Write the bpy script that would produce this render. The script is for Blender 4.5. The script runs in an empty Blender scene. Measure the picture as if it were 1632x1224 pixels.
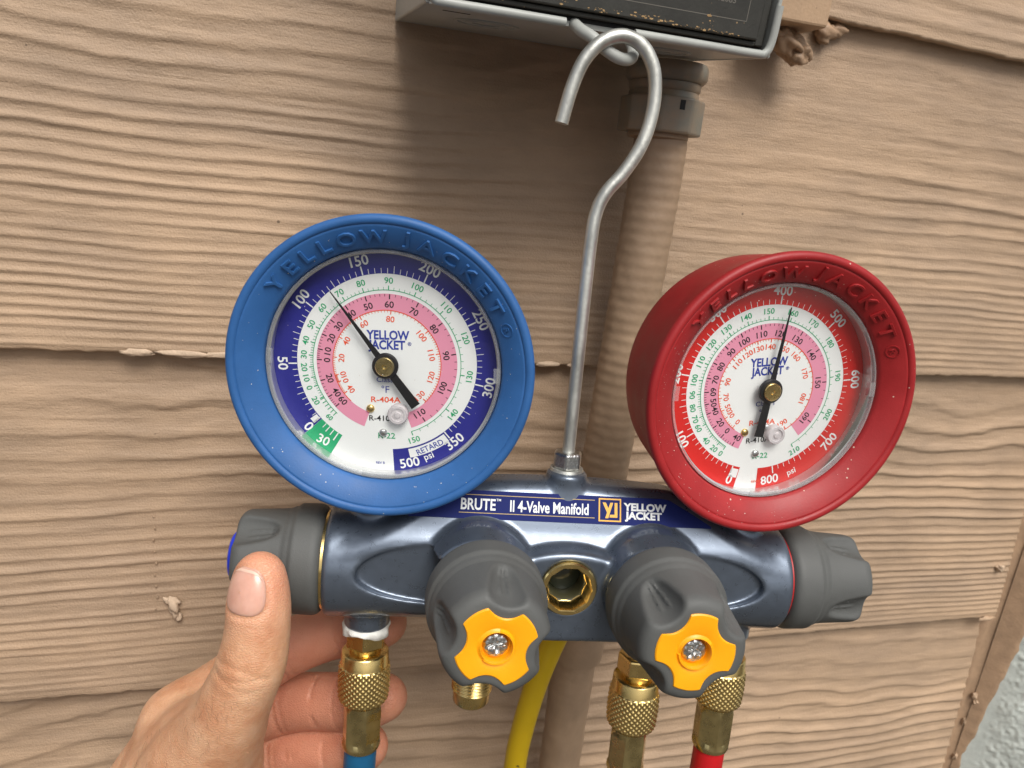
import bpy, math, random
import numpy as np
from mathutils import Matrix, Vector
random.seed(7)
R = math.radians
scene = bpy.context.scene
COL = scene.collection

# ------------------------------------------------------------------ camera
def rot(yaw, pitch, roll):
    cy, sy = math.cos(yaw), math.sin(yaw); cp, sp = math.cos(pitch), math.sin(pitch); cr, sr = math.cos(roll), math.sin(roll)
    Rz = np.array([[cy, -sy, 0], [sy, cy, 0], [0, 0, 1]])
    Rx = np.array([[1, 0, 0], [0, cp, -sp], [0, sp, cp]])
    Ry = np.array([[cr, 0, sr], [0, 1, 0], [-sr, 0, cr]])
    return Rz @ Rx @ Ry
Rc = rot(-0.28819, -0.28643, -0.10417)
cam_d = bpy.data.cameras.new('camera'); cam = bpy.data.objects.new('camera', cam_d); COL.objects.link(cam)
cm = Matrix.Identity(4)
for i in range(3):
    cm[i][0] = Rc[i, 0]; cm[i][1] = Rc[i, 2]; cm[i][2] = -Rc[i, 1]
cm[1][3] = -0.33857
cam.matrix_world = cm
cam_d.sensor_width = 36; cam_d.lens = 36 * 1150 / 1632
cam_d.clip_start = 0.005; cam_d.clip_end = 100
cam_d.dof.use_dof = True; cam_d.dof.focus_distance = 0.248; cam_d.dof.aperture_fstop = 26
scene.camera = cam

# ------------------------------------------------------------------ sky, sun, exposure
SUN_EL, SUN_AZ = 52, -6          # azimuth measured from -Y (behind the camera) towards -X
w = bpy.data.worlds.new('World'); scene.world = w; w.use_nodes = True
nt = w.node_tree; bg = nt.nodes['Background']
sky = nt.nodes.new('ShaderNodeTexSky'); sky.sky_type = 'NISHITA'; sky.sun_disc = False
sky.sun_elevation = R(SUN_EL); sky.sun_rotation = R(180 + SUN_AZ); sky.dust_density = 4; sky.ozone_density = 0.6; sky.air_density = 1.0
hs = nt.nodes.new('ShaderNodeHueSaturation'); hs.inputs['Saturation'].default_value = 0.35
nt.links.new(sky.outputs[0], hs.inputs['Color']); nt.links.new(hs.outputs[0], bg.inputs[0])
bg.inputs[1].default_value = 0.06
sl = bpy.data.lights.new('sun', 'SUN'); sl.energy = 1.5; sl.angle = R(32); sl.color = (1, 0.97, 0.92)
so = bpy.data.objects.new('sun', sl); COL.objects.link(so)
az, el = R(SUN_AZ), R(SUN_EL)
sdir = Vector((-math.sin(az) * math.cos(el), -math.cos(az) * math.cos(el), math.sin(el)))
so.rotation_euler = sdir.to_track_quat('Z', 'Y').to_euler()
so.location = (0, -1, 2)
scene.view_settings.view_transform = 'Standard'; scene.view_settings.look = 'None'
scene.view_settings.exposure = 0.92; scene.view_settings.gamma = 1
scene.view_settings.use_curve_mapping = False
scene.render.engine = 'CYCLES'
scene.cycles.max_bounces = 10; scene.cycles.transparent_max_bounces = 12

# ------------------------------------------------------------------ materials
def mat(name, col, rough=0.5, metal=0.0, var=0.0, vscale=60, col2=None, bump=0.0, bscale=400, rvar=0.0, sss=0.0, spec=0.5, coat=0.0, detail=4, streak=None):
    m = bpy.data.materials.new(name); m.use_nodes = True
    n = m.node_tree; b = n.nodes['Principled BSDF']; L = n.links.new
    b.inputs['Base Color'].default_value = (*col, 1); b.inputs['Roughness'].default_value = rough; b.inputs['Metallic'].default_value = metal
    b.inputs['Specular IOR Level'].default_value = spec
    if coat: b.inputs['Coat Weight'].default_value = coat; b.inputs['Coat Roughness'].default_value = 0.08
    if sss:
        b.inputs['Subsurface Weight'].default_value = sss; b.inputs['Subsurface Radius'].default_value = (1, 0.4, 0.2); b.inputs['Subsurface Scale'].default_value = 0.004
    tc = n.nodes.new('ShaderNodeTexCoord')
    if var or col2:
        no = n.nodes.new('ShaderNodeTexNoise'); no.inputs['Scale'].default_value = vscale; no.inputs['Detail'].default_value = detail; no.inputs['Roughness'].default_value = 0.6
        src = tc.outputs['Object']
        if streak:
            mp = n.nodes.new('ShaderNodeMapping'); mp.inputs['Scale'].default_value = streak; L(src, mp.inputs[0]); src = mp.outputs[0]
        L(src, no.inputs['Vector'])
        cr = n.nodes.new('ShaderNodeValToRGB'); cr.color_ramp.elements[0].position = 0.3; cr.color_ramp.elements[1].position = 0.72
        c2 = col2 or tuple(min(1, c * (1 + var)) for c in col)
        c1 = col if col2 else tuple(c * (1 - var) for c in col)
        cr.color_ramp.elements[0].color = (*c1, 1); cr.color_ramp.elements[1].color = (*c2, 1)
        L(no.outputs['Fac'], cr.inputs[0]); L(cr.outputs[0], b.inputs['Base Color'])
        if rvar:
            mr = n.nodes.new('ShaderNodeMapRange'); mr.inputs[1].default_value = 0.3; mr.inputs[2].default_value = 0.7
            mr.inputs[3].default_value = max(0.02, rough - rvar); mr.inputs[4].default_value = min(1, rough + rvar)
            L(no.outputs['Fac'], mr.inputs[0]); L(mr.outputs[0], b.inputs['Roughness'])
    if bump:
        nb = n.nodes.new('ShaderNodeTexNoise'); nb.inputs['Scale'].default_value = bscale; nb.inputs['Detail'].default_value = 5
        L(tc.outputs['Object'], nb.inputs['Vector'])
        bp = n.nodes.new('ShaderNodeBump'); bp.inputs['Strength'].default_value = bump; bp.inputs['Distance'].default_value = 0.0004
        L(nb.outputs['Fac'], bp.inputs['Height']); L(bp.outputs[0], b.inputs['Normal'])
    return m

def specks(m, col, scale, thr, amt=1.0, gate=0.5):
    """small specks (dust, dirt) of their own colour laid over a material"""
    n = m.node_tree; b = n.nodes['Principled BSDF']; L = n.links.new
    tc = n.nodes.new('ShaderNodeTexCoord'); v = n.nodes.new('ShaderNodeTexVoronoi'); v.inputs['Scale'].default_value = scale
    L(tc.outputs['Object'], v.inputs['Vector'])
    no = n.nodes.new('ShaderNodeTexNoise'); no.inputs['Scale'].default_value = scale * 0.23
    L(tc.outputs['Object'], no.inputs['Vector'])
    mu = n.nodes.new('ShaderNodeMath'); mu.operation = 'SUBTRACT'
    mm = n.nodes.new('ShaderNodeMapRange'); mm.inputs[1].default_value = gate; mm.inputs[2].default_value = gate + 0.25; mm.inputs[3].default_value = 0; mm.inputs[4].default_value = thr
    L(no.outputs['Fac'], mm.inputs[0]); L(mm.outputs[0], mu.inputs[0]); L(v.outputs['Distance'], mu.inputs[1])
    ms = n.nodes.new('ShaderNodeMapRange'); ms.inputs[1].default_value = 0; ms.inputs[2].default_value = thr * 0.3; ms.inputs[3].default_value = 0; ms.inputs[4].default_value = amt
    L(mu.outputs[0], ms.inputs[0])
    mx = n.nodes.new('ShaderNodeMix'); mx.data_type = 'RGBA'
    L(ms.outputs[0], mx.inputs[0])
    bc = b.inputs['Base Color']
    if bc.is_linked: L(bc.links[0].from_socket, mx.inputs[6])
    else: mx.inputs[6].default_value = bc.default_value[:]
    mx.inputs[7].default_value = (*col, 1)
    L(mx.outputs[2], bc)
    return m

M = {}
M['siding'] = specks(mat('siding_paint', (0.45, 0.312, 0.203), 0.55, var=0.13, vscale=16, bump=0.75, bscale=1100, detail=7, rvar=0.1, spec=0.35), (0.06, 0.04, 0.025), 110, 0.10, 0.7)
def weather(m):      # uneven weathering tone and fine fibre lines on the painted boards
    n = m.node_tree; b = n.nodes['Principled BSDF']; L = n.links.new; tc = n.nodes.new('ShaderNodeTexCoord')
    mp = n.nodes.new('ShaderNodeMapping'); mp.inputs['Scale'].default_value = (7, 7, 22); L(tc.outputs['Object'], mp.inputs[0])
    no = n.nodes.new('ShaderNodeTexNoise'); no.inputs['Scale'].default_value = 1; no.inputs['Detail'].default_value = 9; no.inputs['Roughness'].default_value = 0.68; L(mp.outputs[0], no.inputs['Vector'])
    cr = n.nodes.new('ShaderNodeValToRGB'); cr.color_ramp.elements[0].position = 0.32; cr.color_ramp.elements[0].color = (0.74, 0.76, 0.80, 1); cr.color_ramp.elements[1].position = 0.62; cr.color_ramp.elements[1].color = (1, 1, 1, 1)
    L(no.outputs['Fac'], cr.inputs[0])
    mx = n.nodes.new('ShaderNodeMix'); mx.data_type = 'RGBA'; mx.blend_type = 'MULTIPLY'; mx.inputs[0].default_value = 1
    L(b.inputs['Base Color'].links[0].from_socket, mx.inputs[6]); L(cr.outputs[0], mx.inputs[7]); L(mx.outputs[2], b.inputs['Base Color'])
    m2 = n.nodes.new('ShaderNodeMapping'); m2.inputs['Scale'].default_value = (38, 38, 620); L(tc.outputs['Object'], m2.inputs[0])
    n2 = n.nodes.new('ShaderNodeTexNoise'); n2.inputs['Scale'].default_value = 1; n2.inputs['Detail'].default_value = 6; n2.inputs['Roughness'].default_value = 0.7; L(m2.outputs[0], n2.inputs['Vector'])
    bp = n.nodes.new('ShaderNodeBump'); bp.inputs['Strength'].default_value = 0.6; bp.inputs['Distance'].default_value = 0.0006
    L(n2.outputs['Fac'], bp.inputs['Height']); L(b.inputs['Normal'].links[0].from_socket, bp.inputs['Normal']); L(bp.outputs[0], b.inputs['Normal'])
weather(M['siding'])
M['dust'] = mat('dust', (0.62, 0.58, 0.52), 0.8)
M['chip'] = mat('bare_caulk', (0.54, 0.40, 0.28), 0.7, var=0.12, vscale=500, bump=0.6, bscale=900)
M['caulk'] = mat('painted_caulk', (0.36, 0.235, 0.145), 0.55, var=0.15, vscale=120, bump=0.6, bscale=500)
M['trimwood'] = specks(mat('trim_paint', (0.40, 0.265, 0.16), 0.6, var=0.08, vscale=60, bump=0.5, bscale=700), (0.08, 0.05, 0.03), 300, 0.25, 0.6)
M['conduit'] = mat('painted_conduit', (0.34, 0.232, 0.148), 0.5, var=0.16, vscale=45, bump=0.5, bscale=350, rvar=0.1)
M['fitting'] = mat('half_painted_fitting', (0.30, 0.21, 0.135), 0.5, vscale=75, col2=(0.17, 0.18, 0.155), detail=7, bump=0.4, bscale=300)
M['stucco'] = mat('stucco', (0.50, 0.53, 0.49), 0.85, var=0.10, vscale=150, bump=0.5, bscale=1500)
M['boxgrey'] = specks(mat('grey_enamel', (0.36, 0.37, 0.345), 0.42, var=0.12, vscale=50, bump=0.12, bscale=600, rvar=0.08), (0.25, 0.17, 0.10), 160, 0.14, 0.5)
M['boxblack'] = specks(mat('black_panel', (0.028, 0.027, 0.022), 0.55, var=0.25, vscale=120, bump=0.2, bscale=900), (0.40, 0.27, 0.13), 420, 0.30, 0.85)
M['boxgap'] = mat('dark_gasket', (0.006, 0.006, 0.006), 0.7)  # near-black colour standing in for shade inside the gap and slots
M['scrape'] = mat('scraped_paint', (0.42, 0.27, 0.12), 0.7, var=0.3, vscale=900)
M['panelink'] = mat('panel_print', (0.14, 0.13, 0.11), 0.6)
M['body'] = specks(mat('blue_grey_metallic_paint', (0.125, 0.152, 0.195), 0.32, metal=0.65, var=0.05, vscale=300, rvar=0.08, coat=0.4, bump=0.04, bscale=2600), (0.6, 0.6, 0.6), 420, 0.05, 0.5)
M['knob'] = specks(mat('grey_rubber', (0.088, 0.090, 0.086), 0.60, var=0.06, vscale=90, bump=0.22, bscale=2200, rvar=0.06), (0.45, 0.44, 0.42), 230, 0.07, 0.6)
M['amber'] = mat('amber_plastic', (1.0, 0.40, 0.004), 0.38, var=0.05, vscale=80, sss=0.15)
M['bluecap'] = mat('blue_plastic', (0.008, 0.04, 0.60), 0.35)
M['redcap'] = mat('red_plastic', (0.42, 0.012, 0.012), 0.4)
M['zinc'] = mat('zinc_screw', (0.62, 0.63, 0.62), 0.28, metal=1.0, var=0.25, vscale=1800, bump=0.5, bscale=1400)
M['steel'] = mat('galvanised_rod', (0.52, 0.52, 0.48), 0.42, metal=0.8, var=0.22, vscale=160, bump=0.25, bscale=500, rvar=0.12, streak=(1, 1, 0.35))
M['brass'] = mat('brass', (0.80, 0.59, 0.24), 0.27, metal=1.0, var=0.14, vscale=110, rvar=0.09, bump=0.06, bscale=900)
M['brassdull'] = mat('dull_brass', (0.66, 0.53, 0.25), 0.28, metal=1.0, var=0.16, vscale=150, rvar=0.1, bump=0.1, bscale=700)
M['tape'] = mat('white_thread_seal', (0.78, 0.77, 0.72), 0.6, bump=0.6, bscale=600)
M['sight'] = mat('dark_sight_glass', (0.03, 0.035, 0.02), 0.08, coat=0.6)
M['casewhite'] = mat('case_white', (0.6, 0.6, 0.58), 0.4)
M['ground'] = mat('dark_soil', (0.085, 0.075, 0.06), 0.9, var=0.12, vscale=3, bump=0.3, bscale=60)  # added bounce plane, kept dark to hold the bounce down
M['olive'] = mat('sight_bore', (0.05, 0.048, 0.025), 0.35)
M['dark'] = mat('dark_void', (0.01, 0.01, 0.01), 0.6)
M['boot_b'] = specks(mat('blue_rubber', (0.026, 0.112, 0.315), 0.50, var=0.12, vscale=70, detail=8, bump=0.12, bscale=1500, rvar=0.07, spec=0.45), (0.55, 0.55, 0.52), 300, 0.11, 0.8, 0.44)
M['boot_r'] = specks(mat('red_rubber', (0.32, 0.014, 0.016), 0.48, var=0.14, vscale=70, detail=8, bump=0.12, bscale=1500, rvar=0.07, spec=0.45), (0.62, 0.5, 0.4), 330, 0.15, 0.85, 0.42)
M['white'] = mat('dial_white', (0.80, 0.82, 0.80), 0.5, var=0.02, vscale=40)
M['navy'] = mat('dial_navy', (0.020, 0.022, 0.23), 0.45)
M['dred'] = mat('dial_red', (0.62, 0.018, 0.014), 0.45)
M['pink'] = mat('dial_pink', (0.74, 0.285, 0.40), 0.5)
M['green'] = mat('ink_green', (0.02, 0.36, 0.15), 0.5)
M['redink'] = mat('ink_orange_red', (0.80, 0.10, 0.035), 0.5)
M['black'] = mat('ink_black', (0.012, 0.012, 0.014), 0.5)
M['blueink'] = mat('ink_blue', (0.03, 0.05, 0.32), 0.5)
M['needle'] = mat('needle_black', (0.008, 0.008, 0.009), 0.45)
M['label'] = mat('label_navy', (0.010, 0.018, 0.12), 0.6, var=0.05, vscale=60, spec=0.15)
M['gold'] = mat('label_gold', (0.80, 0.40, 0.02), 0.35)
M['goldline'] = mat('label_gold_line', (0.42, 0.29, 0.10), 0.4)
M['labwhite'] = mat('label_white', (0.78, 0.80, 0.80), 0.4)
M['hose_b'] = mat('blue_hose', (0.008, 0.10, 0.22), 0.42, var=0.08, vscale=80, bump=0.1, bscale=900)
M['hose_y'] = mat('yellow_hose', (0.62, 0.41, 0.006), 0.42, var=0.06, vscale=60, bump=0.1, bscale=900)
M['hose_r'] = mat('red_hose', (0.50, 0.008, 0.012), 0.40, var=0.08, vscale=80, bump=0.1, bscale=900)

def glass_mat(name, tint=(1, 1, 1), ior=1.5, rough=0.015, body=0.0, bodycol=(1, 1, 1)):
    m = bpy.data.materials.new(name); m.use_nodes = True; n = m.node_tree; L = n.links.new
    n.nodes.remove(n.nodes['Principled BSDF']); out = n.nodes['Material Output']
    t = n.nodes.new('ShaderNodeBsdfTransparent'); t.inputs[0].default_value = (*tint, 1)
    g = n.nodes.new('ShaderNodeBsdfGlossy'); g.inputs['Roughness'].default_value = rough
    f = n.nodes.new('ShaderNodeFresnel'); f.inputs[0].default_value = ior
    x = n.nodes.new('ShaderNodeMixShader'); L(f.outputs[0], x.inputs[0]); L(t.outputs[0], x.inputs[1]); L(g.outputs[0], x.inputs[2])
    last = x
    if body:
        d = n.nodes.new('ShaderNodeBsdfDiffuse'); d.inputs[0].default_value = (*bodycol, 1)
        y = n.nodes.new('ShaderNodeMixShader'); y.inputs[0].default_value = body; L(x.outputs[0], y.inputs[1]); L(d.outputs[0], y.inputs[2]); last = y
    L(last.outputs[0], out.inputs[0])
    return m
M['lens'] = glass_mat('clear_lens', (0.985, 0.985, 0.985), 1.42)
M['lensrim'] = glass_mat('clear_lens_rim', (0.93, 0.94, 0.94), 1.45, 0.28, 0.20, (0.72, 0.74, 0.74))
M['stop'] = glass_mat('frosted_stop', (0.95, 0.92, 0.93), 1.4, 0.2, 0.55, (0.82, 0.78, 0.79))

# ------------------------------------------------------------------ mesh helpers (lengths in mm, stored in m)
def empty(name, mw=None, parent=None):
    o = bpy.data.objects.new(name, None); COL.objects.link(o); o.empty_display_size = 0.01
    if parent: o.parent = parent
    if mw is not None: o.matrix_local = mw
    return o
def link(name, me, m=None, parent=None, mw=None):
    o = bpy.data.objects.new(name, me); COL.objects.link(o)
    if m is not None and not me.materials: me.materials.append(m)
    if parent: o.parent = parent
    if mw is not None: o.matrix_local = mw
    return o
def mesh(name, V, F, smooth=True, sharp=None):
    me = bpy.data.meshes.new(name)
    V = np.asarray(V, float) * 0.001
    if isinstance(F, np.ndarray):
        k = F.shape[1]
        me.vertices.add(len(V)); me.vertices.foreach_set('co', V.ravel())
        me.loops.add(F.size); me.loops.foreach_set('vertex_index', F.ravel().astype(np.int32))
        me.polygons.add(len(F)); me.polygons.foreach_set('loop_start', np.arange(0, F.size, k, dtype=np.int32))
        me.update(calc_edges=True)
    else:
        me.from_pydata([tuple(v) for v in V], [], F)
    me.validate(); me.update()
    me.polygons.foreach_set('use_smooth', [smooth] * len(me.polygons))
    if smooth and sharp: me.set_sharp_from_angle(angle=R(sharp))
    return me
def M4(Rm3=None, t=(0, 0, 0)):
    m = Matrix.Identity(4)
    if Rm3 is not None:
        for i in range(3):
            for j in range(3): m[i][j] = Rm3[i][j]
    for i in range(3): m[i][3] = t[i] * 0.001
    return m
def lathe(prof, n=96, mod=None, closed=False):
    """prof: list of (r, z) revolved about local Z"""
    V = []; F = []
    for i, (r, z) in enumerate(prof):
        for k in range(n):
            a = 2 * math.pi * k / n
            rr = r if mod is None else mod(r, z, a)
            V.append((rr * math.cos(a), rr * math.sin(a), z))
    for i in range(len(prof) - 1):
        for k in range(n):
            k2 = (k + 1) % n
            F.append((i * n + k, i * n + k2, (i + 1) * n + k2, (i + 1) * n + k))
    if not closed:
        if prof[0][0] > 1e-6: F.append(tuple(range(n - 1, -1, -1)))
        if prof[-1][0] > 1e-6: F.append(tuple((len(prof) - 1) * n + k for k in range(n)))
    return V, F
def prism(poly, z0, z1, bev=0.0):
    """polygon in xy extruded along z with an optional top bevel"""
    n = len(poly); P = np.array(poly, float)
    rings = [(1.0, z0), (1.0, z1 - bev)]
    V = [(x, y, z0) for x, y in P] + [(x, y, z1 - bev) for x, y in P]
    nr = 2
    if bev:
        c = P.mean(0); d = P - c; l = np.linalg.norm(d, axis=1, keepdims=True)
        V += [(x, y, z1) for x, y in c + d * (1 - bev / np.maximum(l, 1e-6))]; nr = 3
    F = [tuple(range(n - 1, -1, -1)), tuple((nr - 1) * n + k for k in range(n))]
    for r_ in range(nr - 1):
        for k in range(n):
            k2 = (k + 1) % n; F.append((r_ * n + k, r_ * n + k2, (r_ + 1) * n + k2, (r_ + 1) * n + k))
    return V, F
def join(parts):
    V = []; F = []
    for v, f in parts:
        o = len(V); V += [tuple(p) for p in v]; F += [tuple(i + o for i in q) for q in f]
    return V, F
def xf(VF, Rm3=None, t=(0, 0, 0), s=1.0):
    V, F = VF; V = np.asarray(V, float) * s
    if Rm3 is not None: V = V @ np.asarray(Rm3).T
    return (V + np.array(t)).tolist(), F
def spline(P, n):
    P = np.array(P, float); out = []
    Q = np.vstack([2 * P[0] - P[1], P, 2 * P[-1] - P[-2]])
    for i in range(1, len(Q) - 2):
        for k in range(n):
            t = k / n
            out.append(0.5 * ((2 * Q[i]) + (-Q[i - 1] + Q[i + 1]) * t + (2 * Q[i - 1] - 5 * Q[i] + 4 * Q[i + 1] - Q[i + 2]) * t * t + (-Q[i - 1] + 3 * Q[i] - 3 * Q[i + 1] + Q[i + 2]) * t ** 3))
    out.append(P[-1]); return np.array(out)
def tube(P, r, n=20, caps=True, cb=0.0):
    P = np.asarray(P, float); m = len(P); T = np.gradient(P, axis=0); T /= np.linalg.norm(T, axis=1, keepdims=True)
    rr = np.full(m, r, float) if np.isscalar(r) else np.asarray(r, float)
    u = np.cross(T[0], [0.3, 0.9, 0.2]); u /= np.linalg.norm(u); V = []; F = []
    for i in range(m):
        u = u - T[i] * np.dot(u, T[i]); u /= np.linalg.norm(u); v = np.cross(T[i], u)
        for k in range(n):
            a = 2 * math.pi * k / n; V.append(P[i] + rr[i] * (u * math.cos(a) + v * math.sin(a)))
    for i in range(m - 1):
        for k in range(n):
            k2 = (k + 1) % n; F.append((i * n + k, i * n + k2, (i + 1) * n + k2, (i + 1) * n + k))
    if caps: F.append(tuple(range(n - 1, -1, -1))); F.append(tuple((m - 1) * n + k for k in range(n)))
    return V, F
def box(x0, x1, y0, y1, z0, z1):
    V = [(x, y, z) for z in (z0, z1) for y in (y0, y1) for x in (x0, x1)]
    return V, [(0, 2, 3, 1), (4, 5, 7, 6), (0, 1, 5, 4), (2, 6, 7, 3), (0, 4, 6, 2), (1, 3, 7, 5)]
def bevel(o, wd, seg=2):
    b = o.modifiers.new('bevel', 'BEVEL'); b.width = wd * 0.001; b.segments = seg; b.limit_method = 'ANGLE'; b.angle_limit = R(40); return o
def tag(o, label, cat=None, group=None, kind=None):
    o['label'] = label
    if cat: o['category'] = cat
    if group: o['group'] = group
    if kind: o['kind'] = kind
    return o

# ---- signed distance surfaces: evaluated on a grid, meshed with surface nets, projected back on the surface
def smin(a, b, k):
    h = np.maximum(k - np.abs(a - b), 0) / k
    return np.minimum(a, b) - h * h * k * 0.25
def smax(a, b, k): return -smin(-a, -b, k)
def seg_sd(p, a, b, ra, rb):
    a = np.array(a, float); b = np.array(b, float); ab = b - a
    t = np.clip(((p - a) @ ab) / (ab @ ab), 0, 1)
    return np.linalg.norm(p - a - t[:, None] * ab, axis=1) - (ra + (rb - ra) * t)
def ell_sd(p, c, rad, Rm3=None):
    q = p - np.array(c, float)
    if Rm3 is not None: q = q @ np.asarray(Rm3)
    rad = np.array(rad, float); k0 = np.linalg.norm(q / rad, axis=1); k1 = np.linalg.norm(q / rad ** 2, axis=1)
    return k0 * (k0 - 1) / np.maximum(k1, 1e-9)
def rbox_sd(p, c, half, r):
    q = np.abs(p - np.array(c, float)) - (np.array(half, float) - r)
    return np.linalg.norm(np.maximum(q, 0), axis=1) + np.minimum(q.max(1), 0) - r
def cyl_sd(p, c, axis, r, h0, h1, rnd=1.0):
    ax = {'x': 0, 'y': 1, 'z': 2}[axis]; q = p - np.array(c, float); o = [i for i in range(3) if i != ax]
    d1 = np.hypot(q[:, o[0]], q[:, o[1]]) - (r - rnd); mid = 0.5 * (h0 + h1); d2 = np.abs(q[:, ax] - mid) - (0.5 * (h1 - h0) - rnd)
    return np.hypot(np.maximum(d1, 0), np.maximum(d2, 0)) + np.minimum(np.maximum(d1, d2), 0) - rnd
def sdf_mesh(name, fn, lo, hi, h, newton=3):
    lo = np.array(lo, float); hi = np.array(hi, float); n = np.ceil((hi - lo) / h).astype(int) + 1
    c = 4; nc = np.ceil(n / c).astype(int) + 1
    g = np.stack(np.meshgrid(*[lo[i] + h * c * np.arange(nc[i]) + h * (c - 1) / 2 for i in range(3)], indexing='ij'), -1)
    dc = fn(g.reshape(-1, 3)).reshape(nc)
    up = dc.repeat(c, 0).repeat(c, 1).repeat(c, 2)[:n[0], :n[1], :n[2]]
    D = up.copy(); mask = np.abs(up) < h * c * 1.7
    idx = np.argwhere(mask); D[mask] = fn(lo + h * idx)
    S = D < 0
    c8 = np.zeros(tuple(n - 1), int)
    for a in (0, 1):
        for b in (0, 1):
            for e in (0, 1): c8 += S[a:n[0] - 1 + a, b:n[1] - 1 + b, e:n[2] - 1 + e]
    act = (c8 > 0) & (c8 < 8); cid = -np.ones(act.shape, int); ci = np.argwhere(act); cid[act] = np.arange(len(ci))
    acc = np.zeros((len(ci), 3)); cnt = np.zeros(len(ci))
    corners = [(a, b, e) for a in (0, 1) for b in (0, 1) for e in (0, 1)]
    for p0 in corners:
        for ax in range(3):
            if p0[ax]: continue
            p1 = list(p0); p1[ax] = 1
            d0 = D[ci[:, 0] + p0[0], ci[:, 1] + p0[1], ci[:, 2] + p0[2]]; d1 = D[ci[:, 0] + p1[0], ci[:, 1] + p1[1], ci[:, 2] + p1[2]]
            x = (d0 < 0) != (d1 < 0); t = np.where(x, d0 / np.where(x, d0 - d1, 1), 0)
            pt = np.tile(np.array(p0, float), (len(ci), 1)); pt[:, ax] += t
            acc += pt * x[:, None]; cnt += x
    V = lo + h * (ci + acc / cnt[:, None])
    Q = []
    for ax in range(3):
        o1, o2 = (ax + 1) % 3, (ax + 2) % 3
        sl0 = [slice(None)] * 3; sl1 = [slice(None)] * 3; sl0[ax] = slice(0, -1); sl1[ax] = slice(1, None)
        e = np.argwhere(S[tuple(sl0)] != S[tuple(sl1)])
        e = e[(e[:, o1] > 0) & (e[:, o2] > 0) & (e[:, o1] < n[o1] - 1) & (e[:, o2] < n[o2] - 1)]
        inside = S[e[:, 0], e[:, 1], e[:, 2]]
        q = []
        for (a, b) in ((-1, -1), (0, -1), (0, 0), (-1, 0)):
            f = e.copy(); f[:, o1] += a; f[:, o2] += b; q.append(cid[f[:, 0], f[:, 1], f[:, 2]])
        q = np.stack(q, 1); q[~inside] = q[~inside][:, ::-1]; Q.append(q)
    F = np.vstack(Q); F = F[(F >= 0).all(1)]
    for _ in range(newton):
        d = fn(V); e = 0.05
        G = np.stack([(fn(V + np.eye(3)[i] * e) - d) / e for i in range(3)], 1)
        st = d[:, None] * G / np.maximum((G * G).sum(1, keepdims=True), 0.2)
        l = np.linalg.norm(st, axis=1, keepdims=True); V = V - st * np.minimum(1, 0.6 * h / np.maximum(l, 1e-9)) * 0.9
    return mesh(name, V, F)

# ---- text: glyph outlines of the built-in font as flat or extruded mesh data, cap height 1 = size
_tc = {}
def text(body, bold=0.0, extrude=0.0, spacing=1.0):
    key = (body, bold, extrude, spacing)
    if key not in _tc:
        c = bpy.data.curves.new('t', 'FONT'); c.body = body; c.align_x = 'CENTER'; c.align_y = 'CENTER'; c.size = 1.0
        c.offset = bold; c.extrude = extrude; c.space_character = spacing; c.resolution_u = 3
        if extrude: c.bevel_depth = 0.012; c.bevel_resolution = 1
        o = bpy.data.objects.new('t', c); COL.objects.link(o)
        dg = bpy.context.evaluated_depsgraph_get(); me = bpy.data.meshes.new_from_object(o.evaluated_get(dg))
        V = np.array([v.co[:] for v in me.vertices]); F = [tuple(p.vertices) for p in me.polygons]
        bpy.data.objects.remove(o); bpy.data.curves.remove(c); bpy.data.meshes.remove(me)
        h = 0.727   # cap height of the built-in font
        V = V / h; mx = V.max(0); mn = V.min(0); V[:, 0] -= (mx[0] + mn[0]) / 2; V[:, 1] -= 0.5 * (mx[1] + mn[1])
        _tc[key] = (V, F)
    V, F = _tc[key]; return V.copy(), F
def put_text(body, x, y, size, ang=0.0, z=0.0, wide=1.0, bold=0.012, **k):
    """ang in degrees counter-clockwise; returns V,F in the xy plane at height z"""
    V, F = text(body, bold, **k); V = V * size; V[:, 0] *= wide
    a = R(ang); c, s = math.cos(a), math.sin(a)
    X = V[:, 0] * c - V[:, 1] * s + x; Y = V[:, 0] * s + V[:, 1] * c + y
    return np.stack([X, Y, V[:, 2] + z], 1).tolist(), F

# ------------------------------------------------------------------ house wall: lap boards with embossed grain (mm, world axes, lips at y = 0)
def lattice(seed): return np.random.RandomState(seed).rand(256, 256)
def noise2(x, y, seed):
    if seed not in _lat: _lat[seed] = lattice(seed)
    g = _lat[seed]; xi = np.floor(x).astype(int); yi = np.floor(y).astype(int); fx = x - xi; fy = y - yi
    fx = fx ** 3 * (fx * (fx * 6 - 15) + 10); fy = fy ** 3 * (fy * (fy * 6 - 15) + 10)
    a = g[xi % 256, yi % 256]; b = g[(xi + 1) % 256, yi % 256]; c = g[xi % 256, (yi + 1) % 256]; d = g[(xi + 1) % 256, (yi + 1) % 256]
    return (a * (1 - fx) + b * fx) * (1 - fy) + (c * (1 - fx) + d * fx) * fy - 0.5
_lat = {}
EXPO = 178.0
gnd = link('ground', mesh('ground', [(-6000, -9000, -1150), (6000, -9000, -1150), (6000, 9, -1150), (-6000, 9, -1150)], [(0, 1, 2, 3)], False), M['ground']); gnd['kind'] = 'structure'  # unseen plane below the frame, added to bounce light onto undersides
wall = empty('house_wall'); tag(wall, 'tan painted lap siding wall with embossed wood grain behind the gauges', 'wall')
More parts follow.
